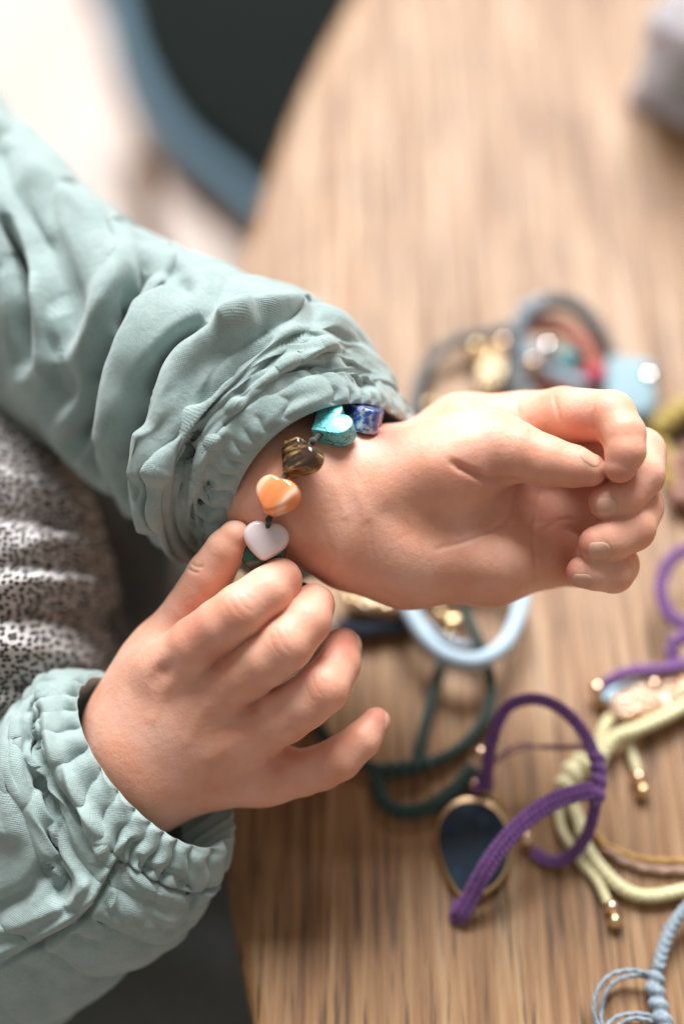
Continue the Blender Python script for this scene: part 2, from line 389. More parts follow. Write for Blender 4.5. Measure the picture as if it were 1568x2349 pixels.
# ------------------------------------------------------------------ the child: one body, both hands modelled as one skin each
def hand(lo, hi, h, palm, fingers, kp=9.0):
    """palm: list of (joint, joint); fingers: (near part blended into the palm, whole finger)"""
    fd = Field(lo, hi, h); d = fd.empty()
    for a, b in palm: fd.cap(d, Q(*a[:3]), Q(*b[:3]), a[3]*(ZF+a[2])/F, b[3]*(ZF+b[2])/F, kp)
    out = d.copy()
    for chain, nprox, kf in fingers:
        pr = fd.empty(); fd.chain(pr, chain[:nprox+1], 0.8)
        g = fd.empty(); fd.chain(g, chain, 0.8)
        out = np.minimum(out, np.minimum(smin(d, pr, kf), g))
    V, Fq = surface_nets(out, fd.lo, h)
    a, b, c = V[Fq[:, 0]], V[Fq[:, 1]], V[Fq[:, 2]]
    if np.einsum('ij,ij->i', a, np.cross(b, c)).sum() < 0: Fq = Fq[:, ::-1]
    return V, Fq
def bounds(js, m=14):
    P = np.array([Q(*j[:3]) for j in js]); return P.min(0)-m, P.max(0)+m
# right hand (lower): the back of the hand faces the camera
R_palm = [((325, 1795, 17, 96), (400, 1640, 15, 92)), ((290, 1655, 17, 84), (350, 1540, 14, 78)), ((300, 1700, 17, 95), (385, 1545, 10, 76)),
          ((320, 1720, 15, 100), (480, 1600, 8, 72)), ((340, 1740, 15, 100), (565, 1685, 10, 70)), ((380, 1790, 17, 92), (610, 1775, 15, 62)),
          ((400, 1640, 14, 90), (500, 1690, 14, 80)), ((60, 2080, 36, 112), (325, 1795, 17, 98))]
R_fing = [
 ([(300, 1640, 18, 78), (385, 1478, 15, 70), (432, 1400, 11, 56), (482, 1318, 7, 54), (520, 1258, 4, 47), (538, 1231, 3, 38)], 2, 7.0),
 ([(385, 1545, 7, 66), (450, 1476, 0, 64), (505, 1434, -4, 62), (552, 1400, -6, 62), (612, 1358, -4, 58), (642, 1331, 0, 52)], 1, 5.0),
 ([(482, 1602, 7, 66), (565, 1542, 0, 66), (610, 1513, -4, 63), (657, 1478, -6, 63), (703, 1425, -3, 57), (719, 1388, 3, 50)], 1, 5.0),
 ([(565, 1685, 9, 66), (650, 1640, 3, 67), (698, 1612, 0, 62), (740, 1578, -1, 61), (776, 1523, 5, 51), (786, 1482, 11, 43)], 1, 5.0),
 ([(605, 1780, 15, 62), (690, 1773, 12, 54), (735, 1761, 10, 52), (778, 1740, 9, 51), (830, 1697, 9, 43), (862, 1655, 11, 33)], 1, 5.5)]
lo, hi = bounds([j for a in R_palm[:-1] for j in a]+[j for c, _, _ in R_fing for j in c]+[(150, 1950, 30, 10)])
VR, FR = hand(lo, hi, 0.38, R_palm, R_fing, 8.0)
VR = relax(VR, FR, 9); NR_ = vnormals(VR, FR)
st = [
 ([(345, 1575), (372, 1542), (408, 1520)], 17, -0.42), ([(372, 1540), (374, 1541)], 17, -0.7), ([(455, 1600), (480, 1592)], 26, -0.30), ([(560, 1668), (575, 1660)], 26, -0.25),
 ([(384, 1585), (402, 1570)], 16, 0.2), ([(480, 1552), (500, 1528)], 10, -0.35), ([(550, 1640), (582, 1625)], 10, -0.35), ([(622, 1742), (636, 1760)], 12, -0.35),
 # knuckle creases across the middle joints
 ([(521, 1362), (530, 1384), (545, 1404), (562, 1418)], 2.6, -0.12), ([(537, 1352), (548, 1374), (563, 1393), (580, 1404)], 2.6, -0.13), ([(554, 1346), (564, 1364), (578, 1380)], 2.6, -0.09), ([(508, 1376), (516, 1396), (530, 1414)], 2.6, -0.08),
 ([(615, 1448), (622, 1472), (634, 1494), (652, 1512)], 2.6, -0.12), ([(632, 1436), (640, 1462), (652, 1484), (668, 1500)], 2.6, -0.13), ([(648, 1430), (656, 1450), (668, 1470)], 2.6, -0.09),
 ([(697, 1560), (703, 1580), (712, 1600), (726, 1616)], 2.6, -0.11), ([(714, 1544), (720, 1566), (730, 1586), (744, 1600)], 2.6, -0.12), ([(728, 1540), (735, 1556), (744, 1570)], 2.6, -0.08),
 ([(725, 1785), (722, 1765), (724, 1745)], 2.6, -0.08), ([(742, 1788), (738, 1768), (738, 1742)], 2.6, -0.09), ([(755, 1785), (750, 1764), (750, 1738)], 2.6, -0.08),
 ([(428, 1300), (440, 1310), (458, 1314)], 4, -0.40), ([(436, 1290), (450, 1300), (468, 1300)], 4, -0.35), ([(470, 1365), (492, 1350)], 8, -0.25),
 ([(430, 1560), (480, 1575)], 30, 0.25), ([(355, 1600), (350, 1700)], 45, -0.2), ([(330, 1520), (350, 1500)], 30, 0.3),
 ([(470, 1620), (430, 1700)], 16, 0.28), ([(545, 1695), (480, 1740)], 16, 0.25), ([(385, 1575), (350, 1650)], 16, 0.2)]
for i in range(16):      # fine stretch lines on the knuckle by the thumb
    x = 330+i*9.5; st.append(([(x-8, 1500-i*1.5+random.uniform(-6, 6)), (x, 1525+random.uniform(-3, 3)), (x+4, 1552+random.uniform(-6, 6))], 2.8, -0.05))
VR = sculpt(VR, NR_, st)
FLR = flush_at(VR, [(372, 1543, 30, .3), (545, 1388, 34, .25), (640, 1470, 34, .28), (722, 1580, 32, .25), (735, 1765, 28, .25), (690, 1335, 28, .5), (770, 1400, 30, .5),
                    (790, 1480, 34, .75), (865, 1640, 26, .6), (570, 1250, 34, .5), (440, 1430, 50, .45), (495, 1515, 26, .3), (578, 1625, 26, .3), (640, 1760, 30, .4), (480, 1600, 36, .25)])
# left hand (upper): the palm faces the camera, fingers curled in
L_palm = [((640, 1045, 17, 108), (860, 1080, 18, 100)), ((700, 1110, 12, 114), (850, 1128, 13, 110)), ((600, 1140, 14, 104), (800, 1215, 13, 122)), ((840, 1130, 15, 104), (960, 1085, 17, 92)),
          ((950, 1085, 20, 92), (1065, 1008, 22, 94)), ((1065, 1008, 22, 94), (1190, 978, 22, 70)), ((870, 1130, 12, 108), (1010, 1085, 8, 96)), ((1010, 1080, 8, 96), (1130, 1032, 5, 76)),
          ((830, 1230, 15, 122), (940, 1270, 15, 118)), ((940, 1265, 14, 114), (1130, 1282, 15, 94)), ((930, 1150, 18, 100), (1230, 1085, 26, 80)),
          ((930, 1190, 18, 100), (1240, 1185, 25, 80)), ((1120, 1285, 17, 94), (1225, 1268, 20, 80))]
L_fing = [
 ([(1010, 1080, 8, 94), (1130, 1030, 5, 74), (1190, 1038, 2, 66), (1250, 1058, 0, 60), (1315, 1070, -1, 49), (1352, 1078, -1, 39)], 2, 6.0),
 ([(1190, 980, 22, 74), (1290, 953, 14, 66), (1398, 955, 1, 60), (1429, 996, -4, 51), (1433, 1036, -6, 47), (1421, 1072, -6, 37)], 1, 5.0),
 ([(1225, 1080, 24, 74), (1350, 1045, 22, 64), (1466, 1040, 12, 60), (1468, 1090, 5, 55), (1430, 1140, 1, 47), (1388, 1153, 1, 40)], 1, 5.0),
 ([(1235, 1180, 24, 74), (1350, 1160, 22, 62), (1462, 1165, 12, 57), (1448, 1212, 4, 54), (1400, 1240, 1, 49), (1368, 1248, 1, 43)], 1, 5.0),
 ([(1225, 1268, 20, 72), (1320, 1290, 19, 56), (1412, 1296, 11, 52), (1405, 1312, 6, 49), (1365, 1312, 4, 43), (1335, 1312, 4, 38)], 1, 5.0)]
lo, hi = bounds([j for a in L_palm for j in a]+[j for c, _, _ in L_fing for j in c])
VL, FL_ = hand(lo, hi, 0.38, L_palm, L_fing, 8.0)
VL = relax(VL, FL_, 11); NL_ = vnormals(VL, FL_)
st = [
 ([(1030, 1058), (1075, 1082), (1125, 1102), (1195, 1102)], 9, -1.30), ([(1190, 1098), (1184, 1140), (1157, 1196), (1076, 1238), (995, 1262)], 6, -0.45),
 ([(1180, 1110), (1120, 1175), (1060, 1225), (990, 1270)], 5, -0.081), ([(1240, 1110), (1228, 1180), (1224, 1235), (1226, 1270), (1229, 1350)], 6, -0.39), ([(1152, 1205), (1155, 1250), (1158, 1310)], 4.5, -0.095),
 ([(1330, 1190), (1280, 1195), (1235, 1225)], 5, -0.18), ([(1100, 1195), (1145, 1205), (1300, 1190)], 4, -0.12),
 ([(1085, 925), (1120, 945), (1180, 950)], 7, -0.42), ([(1185, 930), (1188, 955)], 6, -0.27), ([(1270, 905), (1275, 935), (1290, 985)], 6, -0.33), ([(1215, 965), (1218, 1000)], 6, -0.15), ([(1226, 962), (1232, 998)], 5, -0.12),
 ([(1362, 925), (1360, 965), (1372, 1005), (1388, 1030)], 6, -0.36),
 ([(848, 1195), (852, 1250), (862, 1300), (880, 1370)], 5, -0.18), ([(905, 1215), (915, 1255), (935, 1290)], 5, -0.054), ([(905, 1240), (940, 1225), (975, 1200)], 4, -0.050), ([(985, 1290), (1000, 1350)], 4, -0.041),
 ([(735, 1200), (760, 1270), (790, 1340)], 9, -0.15), ([(810, 1095), (835, 1170), (842, 1200)], 12, 0.22), ([(770, 1110), (790, 1180)], 12, 0.20),
 ([(890, 1180), (960, 1225), (1010, 1240)], 26, -0.45), ([(1080, 1290), (1100, 1300)], 50, 0.50), ([(1200, 1180), (1210, 1230)], 30, -0.50), ([(1000, 1060), (1060, 1010)], 40, 0.50)]
VL = sculpt(VL, NL_, st)
FLL = flush_at(VL, [(1080, 1085, 36, .35), (1140, 1098, 40, .4), (1420, 1090, 40, .6), (1340, 1120, 40, .4), (1350, 1165, 36, .5), (1335, 1250, 36, .5), (1305, 1310, 32, .5), (1330, 980, 40, .6),
                    (1230, 1140, 60, .35), (890, 1000, 40, .8), (1500, 1130, 40, .3), (740, 1330, 40, .35), (1290, 1200, 40, .4)])
# arms and trunk inside the clothes (coarse)
fd = Field((-250, -230, -640), (10, 180, -350), 3.0); d = fd.empty()
for a, b in (((640, 1100, 24), (480, 935, 38)), ((480, 935, 38), (335, 860, 48)), ((335, 860, 48), (20, 600, 72)), ((20, 600, 72), (-300, 330, 92))):
    fd.cap(d, Q(*a), Q(*b), 11, 13, 8, 14)
fd.cap(d, Q(-420, 1100, 135), Q(-420, 1900, 135), 46, 52, 12, 16); fd.cap(d, Q(-420, 1000, 120), Q(-300, 330, 92), 30, 20, 12, 16)
fd.cap(d, Q(-420, 2100, 70), Q(60, 2080, 40), 24, 16, 10, 16); fd.cap(d, Q(-420, 1900, 120), Q(-420, 2100, 70), 40, 26, 10, 16)
VB, FB = surface_nets(d, fd.lo, 3.0)
a, b, c = VB[FB[:, 0]], VB[FB[:, 1]], VB[FB[:, 2]]
if np.einsum('ij,ij->i', a-VB.mean(0), np.cross(b-VB.mean(0), c-VB.mean(0))).sum() < 0: FB = FB[:, ::-1]
V = np.vstack([VR, VL, VB]); Fq = np.vstack([FR, FL_+len(VR), FB+len(VR)+len(VL)])
# the forearms run into the trunk inside the sleeves: bridge the three skins there
br_ = []
for o0, Vh, e in ((0, VR, Q(60, 2080, 36)), (len(VR), VL, Q(600, 1100, 22))):
    ih = np.argsort(((Vh-e)**2).sum(1)); ib = np.argsort(((VB-e)**2).sum(1))
    br_.append([o0+ih[0], o0+ih[3], len(VR)+len(VL)+ib[2], len(VR)+len(VL)+ib[0]])
Fq = np.vstack([Fq, np.array(br_)])
person = link('person', W(V), Fq, M_skin, attrs={'flush': np.r_[FLR, FLL, np.zeros(len(VB))]})
tag(person, 'child in sage green blouse and speckled vest turning a stone bracelet on the wrist', 'person')
VW = W(V)
bvh = BVHTree.FromPolygons([tuple(x) for x in W(np.vstack([VR, VL]))], [tuple(int(i) for i in q) for q in np.vstack([FR, FL_+len(VR)])])
def hit(o, d):
    r = bvh.ray_cast(Vector(o), Vector(d).normalized(), 400); return (np.array(r[0]), np.array(r[1])) if r[0] is not None else None
def camhit(x, y):
    q = W(Q(x, y, 0)); return hit(CAM, q-CAM)
def vec(v): return np.asarray(v, float) @ RM.T      # camera-space direction -> world
def nail(c, ax, dors, L, wd_, away=14.0):
    """c = (x, y, dz) on the finger's axis; ax = direction of the tip; dors = direction out of the nail"""
    ax = vec(ax); ax /= np.linalg.norm(ax); do = vec(dors); do = do-ax*(do @ ax); do /= np.linalg.norm(do); sd = np.cross(ax, do); c = W(Q(*c))
    nu, nv_ = 15, 17; V = []; ok = True
    for i in range(nv_):
        for j in range(nu):
            u = -1+2*j/(nu-1); s = -1+2*i/(nv_-1)
            uu = u*(1-0.20*abs(s)**4-0.12*max(0, -s)**3); ss = s*(1-0.22*abs(u)**2.5)
            ph = uu*wd_/2; o = c+ax*ss*L/2+sd*ph*0.82; p0 = o+do*away
            g = hit(p0, -do)
            p = g[0] if g is not None else o
            e = max(abs(u), abs(s)); p = p+do*(0.10*(1-e**6)-0.14*e**8)
            V.append(p)
    V = np.array(V)
    # flatten the nail plate a little so that it reads as one plate
    Fn = [(i*nu+j, i*nu+j+1, (i+1)*nu+j+1, (i+1)*nu+j) for i in range(nv_-1) for j in range(nu-1)]
    o = link('fingernail', V, Fn, M_nail, person)
    sm = o.modifiers.new('thick', 'SOLIDIFY'); sm.thickness = 0.00016; sm.offset = 0
    return o
nail((1384, 1157, 1), (-1, -0.12, 0), (0.02, -0.2, 1), 5.6, 6.6)
nail((1366, 1256, 1), (-1, -0.10, 0), (0.02, -0.25, 1), 5.8, 7.0)
nail((1330, 1322, 4), (-1, -0.05, 0), (0.0, -0.35, 1), 5.2, 5.6)
nail((1340, 1074, -1), (0.9, -0.22, 0), (0.10, 0.62, 0.75), 6.2, 6.4, 6.2)
nail((869, 1650, 11), (0.42, 0.9, -0.1), (0.80, -0.30, 0.42), 5.0, 5.0)
nail((528, 1240, 16), (0.5, 0.86, 0), (-0.82, 0.45, 0.42), 6.5, 6.0)
nail((790, 1474, 11), (0.15, 0.9, -0.5), (0.75, 0.2, 0.05), 5.5, 5.5)
# ------------------------------------------------------------------ clothes
def loft(rings, nu, nv):
    C = np.array([Q(*r[0]) for r in rings])
    def vq(r, k): z = (ZF+r[0][2])/F; a = r[k]; return [a[0]*z, -a[1]*z, -a[2]]
    A = np.array([vq(r, 1) for r in rings]); B = np.array([vq(r, 2) for r in rings])
    C, A, B = (catmull(x, nv) for x in (C, A, B))
    th = np.linspace(0, 2*math.pi, nu, endpoint=False)
    P = C[:, None]+np.cos(th)[None, :, None]*A[:, None]+np.sin(th)[None, :, None]*B[:, None]
    return P, th, np.linspace(0, len(rings)-1, nv)
def grid_faces(nv, nu):
    i = np.arange(nv-1)[:, None]*nu; j = np.arange(nu)[None]; j2 = (j+1) % nu
    return np.stack([i+j, i+j2, i+nu+j2, i+nu+j], -1).reshape(-1, 4)
def grid_normals(P, inside=None):
    du = np.roll(P, -1, 1)-np.roll(P, 1, 1); dv = np.gradient(P, axis=0); n = np.cross(du, dv); n /= np.linalg.norm(n, axis=2)[..., None]+1e-9
    c = P.mean(1, keepdims=True)
    if ((P-c)*n).sum() < 0: n = -n
    return n
def wav(u, v, seed, n=5, f=1.0):
    r = np.random.RandomState(seed); o = np.zeros(np.broadcast(u, v).shape)
    for _ in range(n):
        k = r.randint(1, 7)*f; o = o+np.sin(k*u+r.uniform(-2.2, 2.2)*v*f+r.uniform(0, 6.28))/n
    return o
def sleeve(name_lab, rings, nu, nv, tseam, npl, strokes, seed, inner, puff=1.0, band_amp=1.3, circ=(0, 1, 0), pa=2.2):
    P, th, t = loft(rings, nu, nv); N = grid_normals(P); u = th[None]; tt = t[:, None]
    # pleats gathered by the elastic: sharp valleys, unequal widths
    def pl(n, s, p=0.7): return np.abs(np.sin(n/2*(u+0.30*wav(u, 0*tt, s, 5)+0.07*wav(u, tt*2.5, s+5, 5))+0.35*tt))**p-0.62
    band = np.exp(-np.clip((tseam-0.05-tt)/0.001, -40, 0)*0)*(tt < tseam)
    e1 = np.clip((tt-0.0)/0.15, 0, 1)
    D = band*pl(npl, seed)*band_amp*(0.55+0.45*e1)*np.clip(0.85+1.6*wav(u, tt*2, seed+11, 6), 0.1, 2.0)+band*0.22*wav(u*2, tt*3, seed+15, 7)
    D = D+band*0.9*np.sin(np.pi*np.clip(tt/tseam, 0, 1))**0.6                 # the band bulges between its two edges
    D = D-1.7*np.exp(-((tt-tseam-0.03*wav(u, 0*tt, seed+2, 6, 1.5))/0.07)**2)            # stitched gathering line
    beyond = np.clip((tt-tseam)/0.15, 0, 1)
    fade = beyond*np.exp(-np.clip(tt-tseam, 0, 9)/0.9)
    D = D+fade*pl(npl*0.55, seed+3, 0.8)*pa*(1+0.7*wav(u, tt*2, seed+7, 6))
    D = D+beyond*puff*(0.9*wav(u*1.0, tt*2.2, seed+21, 7)+0.55*wav(u*2, tt*5, seed+31, 7)+0.35*wav(u*3, tt*9, seed+41, 8))
    fp = circ[1]*(tt-tseam)+0.62*wav(u, tt*1.4, seed+51, 6)+circ[2]*np.sin(u+0.8)
    D = D+np.clip((tt-tseam-0.35)/0.5, 0, 1)*circ[0]*(np.abs(np.sin(np.pi*fp))**0.62-0.6)*np.clip(0.9+0.9*wav(u, tt*1.7, seed+61, 6), 0.15, 1.8)
    P = P+N*D[..., None]; N = grid_normals(P)
    X = sculpt(P.reshape(-1, 3), N.reshape(-1, 3), strokes).reshape(P.shape)
    X[1:-1] = 0.5*X[1:-1]+0.25*(X[:-2]+X[2:]); X = 0.8*X+0.1*(np.roll(X, 1, 1)+np.roll(X, -1, 1))
    # rolled inner edge: the cloth turns over and runs back inside
    c = X[0].mean(0); bk = X[6].mean(0)-c; bk /= np.linalg.norm(bk)
    ins = []
    for k, (s, dd) in enumerate(((0.93, 16), (0.945, 10), (0.955, 6.0), (0.965, 3.0), (0.975, 1.3), (0.985, 0.35), (0.995, -0.10))):
        a = c+(X[0]-c)*(1-(1-s)*inner)+bk*dd
        ins.append(a)
    ins = np.array(ins)
    A = np.vstack([ins, X]); ni = len(ins)
    R = np.linalg.norm(X-X.mean(1, keepdims=True), axis=2).mean()
    arc = np.cumsum(np.r_[0, np.linalg.norm(np.diff(A, axis=0), axis=2).mean(1)])
    U = np.broadcast_to(th[None]*R/1000, A.shape[:2]); Vv = np.broadcast_to(arc[:, None]/1000, A.shape[:2]); uv = np.stack([U, Vv], -1)
    ks = ni+int(np.searchsorted(t, tseam))
    out = []
    for i0, i1 in ((0, ks+1), (ks, len(A))):
        G = A[i0:i1]; f = grid_faces(i1-i0, nu); vv = G.reshape(-1, 3)
        n = vnormals(vv, f); 
        if ((vv-np.repeat(G.mean(1), nu, 0))*n)[len(vv)//2:].sum() < 0: f = f[:, ::-1]
        out.append((W(vv), f, uv[i0:i1].reshape(-1, 2)))
    (vc, fc, uc), (vs, fs, us) = out
    o = link('sleeve', vs, fs, M_sage, person, uv=us); o['label'] = name_lab
    link('cuff', vc, fc, M_sage, o, uv=uc)
    return o
# left arm sleeve (upper)
SL = [((757, 1135, 25), (182, -154, 0), (-114, -126, -29)), ((735, 1115, 25), (194, -170, 0), (-124, -130, -30)), ((706, 1092, 25), (208, -184, 0), (-138, -132, -31)),
      ((660, 1050, 26), (212, -220, 0), (-136, -106, -33)), ((600, 1005, 24), (196, -278, 0), (-110, -60, -31)), ((480, 930, 34), (130, -288, 0), (-60, -40, -34)),
      ((335, 865, 46), (66, -292, 0), (-30, -20, -36)), ((180, 745, 58), (62, -282, 0), (-20, -10, -38)), ((20, 600, 70), (66, -300, 0), (-20, -10, -40)), ((-150, 430, 85), (66, -300, 0), (-20, -10, -40))]
stL = [([(337, 597), (300, 660), (272, 715), (240, 784), (205, 860), (188, 920), (165, 1000), (150, 1069)], 17, -24), ([(320, 590), (360, 620), (420, 650)], 24, -4.0),
       ([(395, 590), (345, 690), (300, 780), (270, 880), (250, 1000)], 32, 4.5), ([(280, 600), (230, 700), (190, 770), (140, 830)], 34, 4.5), ([(70, 380), (200, 480), (280, 540)], 34, 2.5),
       ([(0, 480), (30, 600), (42, 700), (40, 850)], 16, -17), ([(0, 330), (110, 560), (150, 720), (120, 900)], 46, -6.4), ([(75, 620), (95, 760), (90, 900)], 16, 4.8),
       ([(230, 820), (215, 950), (195, 1060), (230, 1130)], 16, -6.4), ([(470, 730), (380, 800), (320, 900), (290, 1050), (270, 1180)], 17, -11),
       ([(560, 740), (470, 790), (410, 850), (380, 960), (360, 1080)], 26, 4.8), ([(620, 760), (540, 840), (470, 920), (430, 1020), (415, 1150)], 14, -8.5),
       ([(700, 760), (620, 840), (560, 900)], 20, -3.5), ([(800, 800), (740, 790), (660, 830), (590, 880), (520, 950)], 16, 3.8), ([(690, 700), (600, 710), (520, 750)], 20, 4.8), ([(760, 840), (690, 850), (610, 900)], 11, -2.9),
       ([(480, 1100), (460, 1180), (450, 1280)], 14, -3.5), ([(520, 980), (460, 1060), (440, 1160)], 16, 3.2), ([(350, 1000), (330, 1100), (340, 1200)], 22, 4.2), ([(720, 720), (790, 790), (840, 870)], 24, -2.6)]
sleeve('left sleeve pushed into deep folds with a gathered cuff', SL, 560, 460, 2.0, 34, stL, 3, 1.0, puff=1.2, band_amp=1.3, pa=1.15, circ=(2.1, 1.25, 0.25))
# right arm sleeve (lower)
SR = [((358, 1746, 13), (160, 182, 0), (-60, 50, -16)), ((336, 1763, 14), (174, 202, 0), (-64, 58, -17.5)), ((300, 1790, 16), (200, 235, 0), (-70, 72, -20)),
      ((268, 1835, 19), (196, 252, 0), (-76, 74, -24)), ((228, 1880, 23), (186, 268, 0), (-78, 70, -27)), ((130, 1965, 32), (156, 270, 0), (-70, 62, -30)), ((0, 2062, 42), (140, 285, 0), (-60, 60, -32)), ((-160, 2180, 54), (135, 290, 0), (-60, 60, -34))]
stR = [([(312, 1925), (296, 1941), (262, 1995), (216, 2080), (162, 2130), (77, 2176), (-20, 2230)], 6, -3.1), ([(290, 1925), (248, 1985), (200, 2070), (140, 2115), (60, 2155), (-20, 2195)], 11, 1.7),
       ([(75, 1640), (80, 1740), (110, 1850), (120, 1960), (140, 2040)], 24, -6.3), ([(60, 1660), (30, 1780), (20, 1900)], 36, 3.5), ([(88, 1590), (120, 1720), (180, 1840), (230, 1925), (225, 1985)], 17, 3.6),
       ([(135, 1740), (160, 1830), (200, 1900)], 11, -2.4), ([(205, 2010), (170, 2060), (150, 2080)], 16, 2.1), ([(130, 2080), (70, 2110), (10, 2130)], 20, 2.0), ([(100, 2000), (60, 2050), (0, 2080)], 20, -2.8),
       ([(310, 1960), (330, 1990), (400, 2010), (440, 2050)], 12, -1.8), ([(300, 1985), (330, 2030), (400, 2060)], 16, 1.4), ([(430, 2030), (445, 2060), (440, 2090)], 6, -1.5), ([(150, 2140), (190, 2160), (240, 2170)], 12, -1.4),
       ([(60, 2230), (120, 2250)], 20, -1.7), ([(175, 2125), (120, 2170)], 10, 1.4), ([(250, 2030), (262, 2060), (250, 2090)], 9, 1.4), ([(215, 2095), (228, 2120)], 9, 1.3)]
sleeve('right sleeve with a stitched seam and a gathered elastic cuff', SR, 620, 420, 2.0, 26, stR, 8, 0.75, puff=1.1, band_amp=1.9, circ=(2.0, 0.9, 0.5))
# speckled vest
def vest_mat():
    m = mat('speckled_knit', (0.4, 0.36, 0.33), 0.95); t = NT(m); v = t.coords((1, 1, 1))
    vo = t.n('TexVoronoi', Scale=1.0); vo.inputs['Randomness'].default_value = 0.75
    vo.voronoi_dimensions = '2D'; vv = t.coords((640, 640, 640), rot=(-(math.pi/2-PIT), 0, 0)); t.l(vv, vo.inputs['Vector'])
    dots = t.ramp(vo.outputs['Distance'], [(0.30, (0, 0, 0)), (0.44, (1, 1, 1))])
    c = t.ramp(t.noise(v, 160, 3), [(0.3, (0.42, 0.36, 0.32)), (0.7, (0.66, 0.62, 0.60))])
    dm = dots; c = t.mix(dm, (0.035, 0.03, 0.028), c); t.l(c, t.b.inputs['Base Color'])
    nb = t.bump(dots, 0.9, 0.0006); nb = t.bump(t.noise(v, 1300, 3), 0.8, 0.0006, nb); t.l(nb, t.b.inputs['Normal'])
    t.b.inputs['Sheen Weight'].default_value = 0.35
    return m
n_ = 220
def dome(cx, cy, dz, rx, ry, rz, nu=n_):
    c = Q(cx, cy, dz); k = (ZF+dz)/F
    v, f = ball((0, 0, 0), 1.0, nu); v = v*[rx*k, ry*k, rz]+c
    return v, f
fd = Field((-230, -140, -600), (20, 130, -350), 1.6)
def ell(cx, cy, dz, rx, ry, rz):
    c = Q(cx, cy, dz); k = (ZF+dz)/F; x, y, z = (fd.ax[0][:, None, None]-c[0])/(rx*k), (fd.ax[1][None, :, None]-c[1])/(ry*k), (fd.ax[2][None, None]-c[2])/rz
    return ((np.sqrt(x*x+y*y+z*z)-1)*min(rx*k, ry*k, rz)).astype(np.float32)
def shell(d, it):
    VV, FV = surface_nets(d, fd.lo, 1.6); cc_ = VV.mean(0); a, b, c = (VV[FV[:, i]]-cc_ for i in range(3))
    if np.einsum('ij,ij->i', a, np.cross(b, c)).sum() < 0: FV = FV[:, ::-1]
    return VV, FV
VV, FV = shell(ell(-150, 1490, 72, 430, 610, 72), 1); NV = vnormals(VV, FV)
VV = sculpt(VV, NV, [([(-40, 1090), (60, 1110), (130, 1140), (190, 1180)], 20, 3.0), ([(-40, 1170), (70, 1180), (150, 1200)], 22, -4.1), ([(40, 1250), (140, 1240), (240, 1285)], 18, 4.1), ([(-40, 1345), (80, 1335), (180, 1340), (260, 1375)], 18, 4.9),
    ([(-40, 1300), (80, 1290), (200, 1310)], 16, -3.4), ([(-40, 1410), (100, 1400), (240, 1430)], 26, -5.6), ([(-40, 1480), (100, 1490), (200, 1530)], 26, 2.6), ([(-40, 1570), (80, 1580), (160, 1620)], 26, -3.8), ([(-20, 950), (60, 1030), (110, 1100)], 20, 1.9), ([(-20, 1660), (60, 1640)], 30, -3.8)], face=-0.1)
vest = link('vest', W(relax(VV, FV, 1)), FV, vest_mat(), person); vest['label'] = 'knitted beige vest speckled with dark dots, bunched into soft rolls'
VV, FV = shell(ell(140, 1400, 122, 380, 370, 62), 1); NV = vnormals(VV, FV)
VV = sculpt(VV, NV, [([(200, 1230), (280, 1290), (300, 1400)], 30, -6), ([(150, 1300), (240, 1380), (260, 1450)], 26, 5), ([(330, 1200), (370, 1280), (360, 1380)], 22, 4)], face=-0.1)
M_shaded_vest = cloth_mat('shaded_vest_brown', (0.035, 0.022, 0.017), (0.060, 0.040, 0.032), 0.0011, 0.1)  # lower part of the vest: the sleeve's shade is put into this dark brown
low_vest = link('shaded_vest', W(relax(VV, FV, 3)), FV, M_shaded_vest, person); low_vest['label'] = 'dark brown lower vest behind the lower hand, shade put into its colour'
# trousers on the lap
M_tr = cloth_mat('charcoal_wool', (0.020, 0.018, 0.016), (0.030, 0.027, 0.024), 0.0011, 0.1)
fd = Field((-220, -260, -640), (40, 0, -400), 3.5); d = fd.empty()
fd.cap(d, Q(-500, 1900, 150), Q(560, 2250, 120), 50, 44, 10, 16); fd.cap(d, Q(-500, 2300, 130), Q(420, 2700, 112), 52, 46, 10, 16); fd.cap(d, Q(560, 2250, 125), Q(640, 2500, 240), 43, 34, 10, 16)
VT, FT = surface_nets(d, fd.lo, 3.5); cc_ = VT.mean(0); a, b, c = (VT[FT[:, i]]-cc_ for i in range(3))
if np.einsum('ij,ij->i', a, np.cross(b, c)).sum() < 0: FT = FT[:, ::-1]
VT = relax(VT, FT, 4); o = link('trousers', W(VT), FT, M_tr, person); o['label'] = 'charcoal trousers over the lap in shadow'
# ------------------------------------------------------------------ the bead bracelet on the wrist
def stone(name, rough=0.15, **kw):
    m = mat(name, (0.5, 0.5, 0.5), rough, Coat_Weight=0.6, Coat_Roughness=0.06, **kw); return m, NT(m)
m_lapis, t = stone('lapis', 0.22); v = t.coords((1, 1, 1))
c = t.ramp(t.noise(v, 260, 5, 0.65), [(0.40, (0.030, 0.055, 0.19)), (0.50, (0.02, 0.07, 0.34)), (0.56, (0.30, 0.34, 0.46)), (0.66, (0.55, 0.56, 0.60))])
c = t.mix(t.ramp(t.noise(v, 700, 3), [(0.55, (0, 0, 0)), (0.65, (1, 1, 1))]), c, (0.10, 0.09, 0.13)); t.l(c, t.b.inputs['Base Color'])
m_turq, t = stone('turquoise', 0.35); m_turq.node_tree.nodes['Principled BSDF'].inputs['Coat Weight'].default_value = 0.25; v = t.coords((1, 1, 1))
vo = t.n('TexVoronoi', feature='DISTANCE_TO_EDGE', Scale=235.0); ds = t.n('VectorMath', operation='ADD'); nz = t.n('TexNoise', Scale=700.0); t.l(v, nz.inputs['Vector'])
sc_ = t.n('VectorMath', operation='SCALE'); sc_.inputs['Scale'].default_value = 0.0022; t.l(nz.outputs[1], sc_.inputs[0]); t.l(v, ds.inputs[0]); t.l(sc_.outputs[0], ds.inputs[1]); t.l(ds.outputs[0], vo.inputs['Vector'])
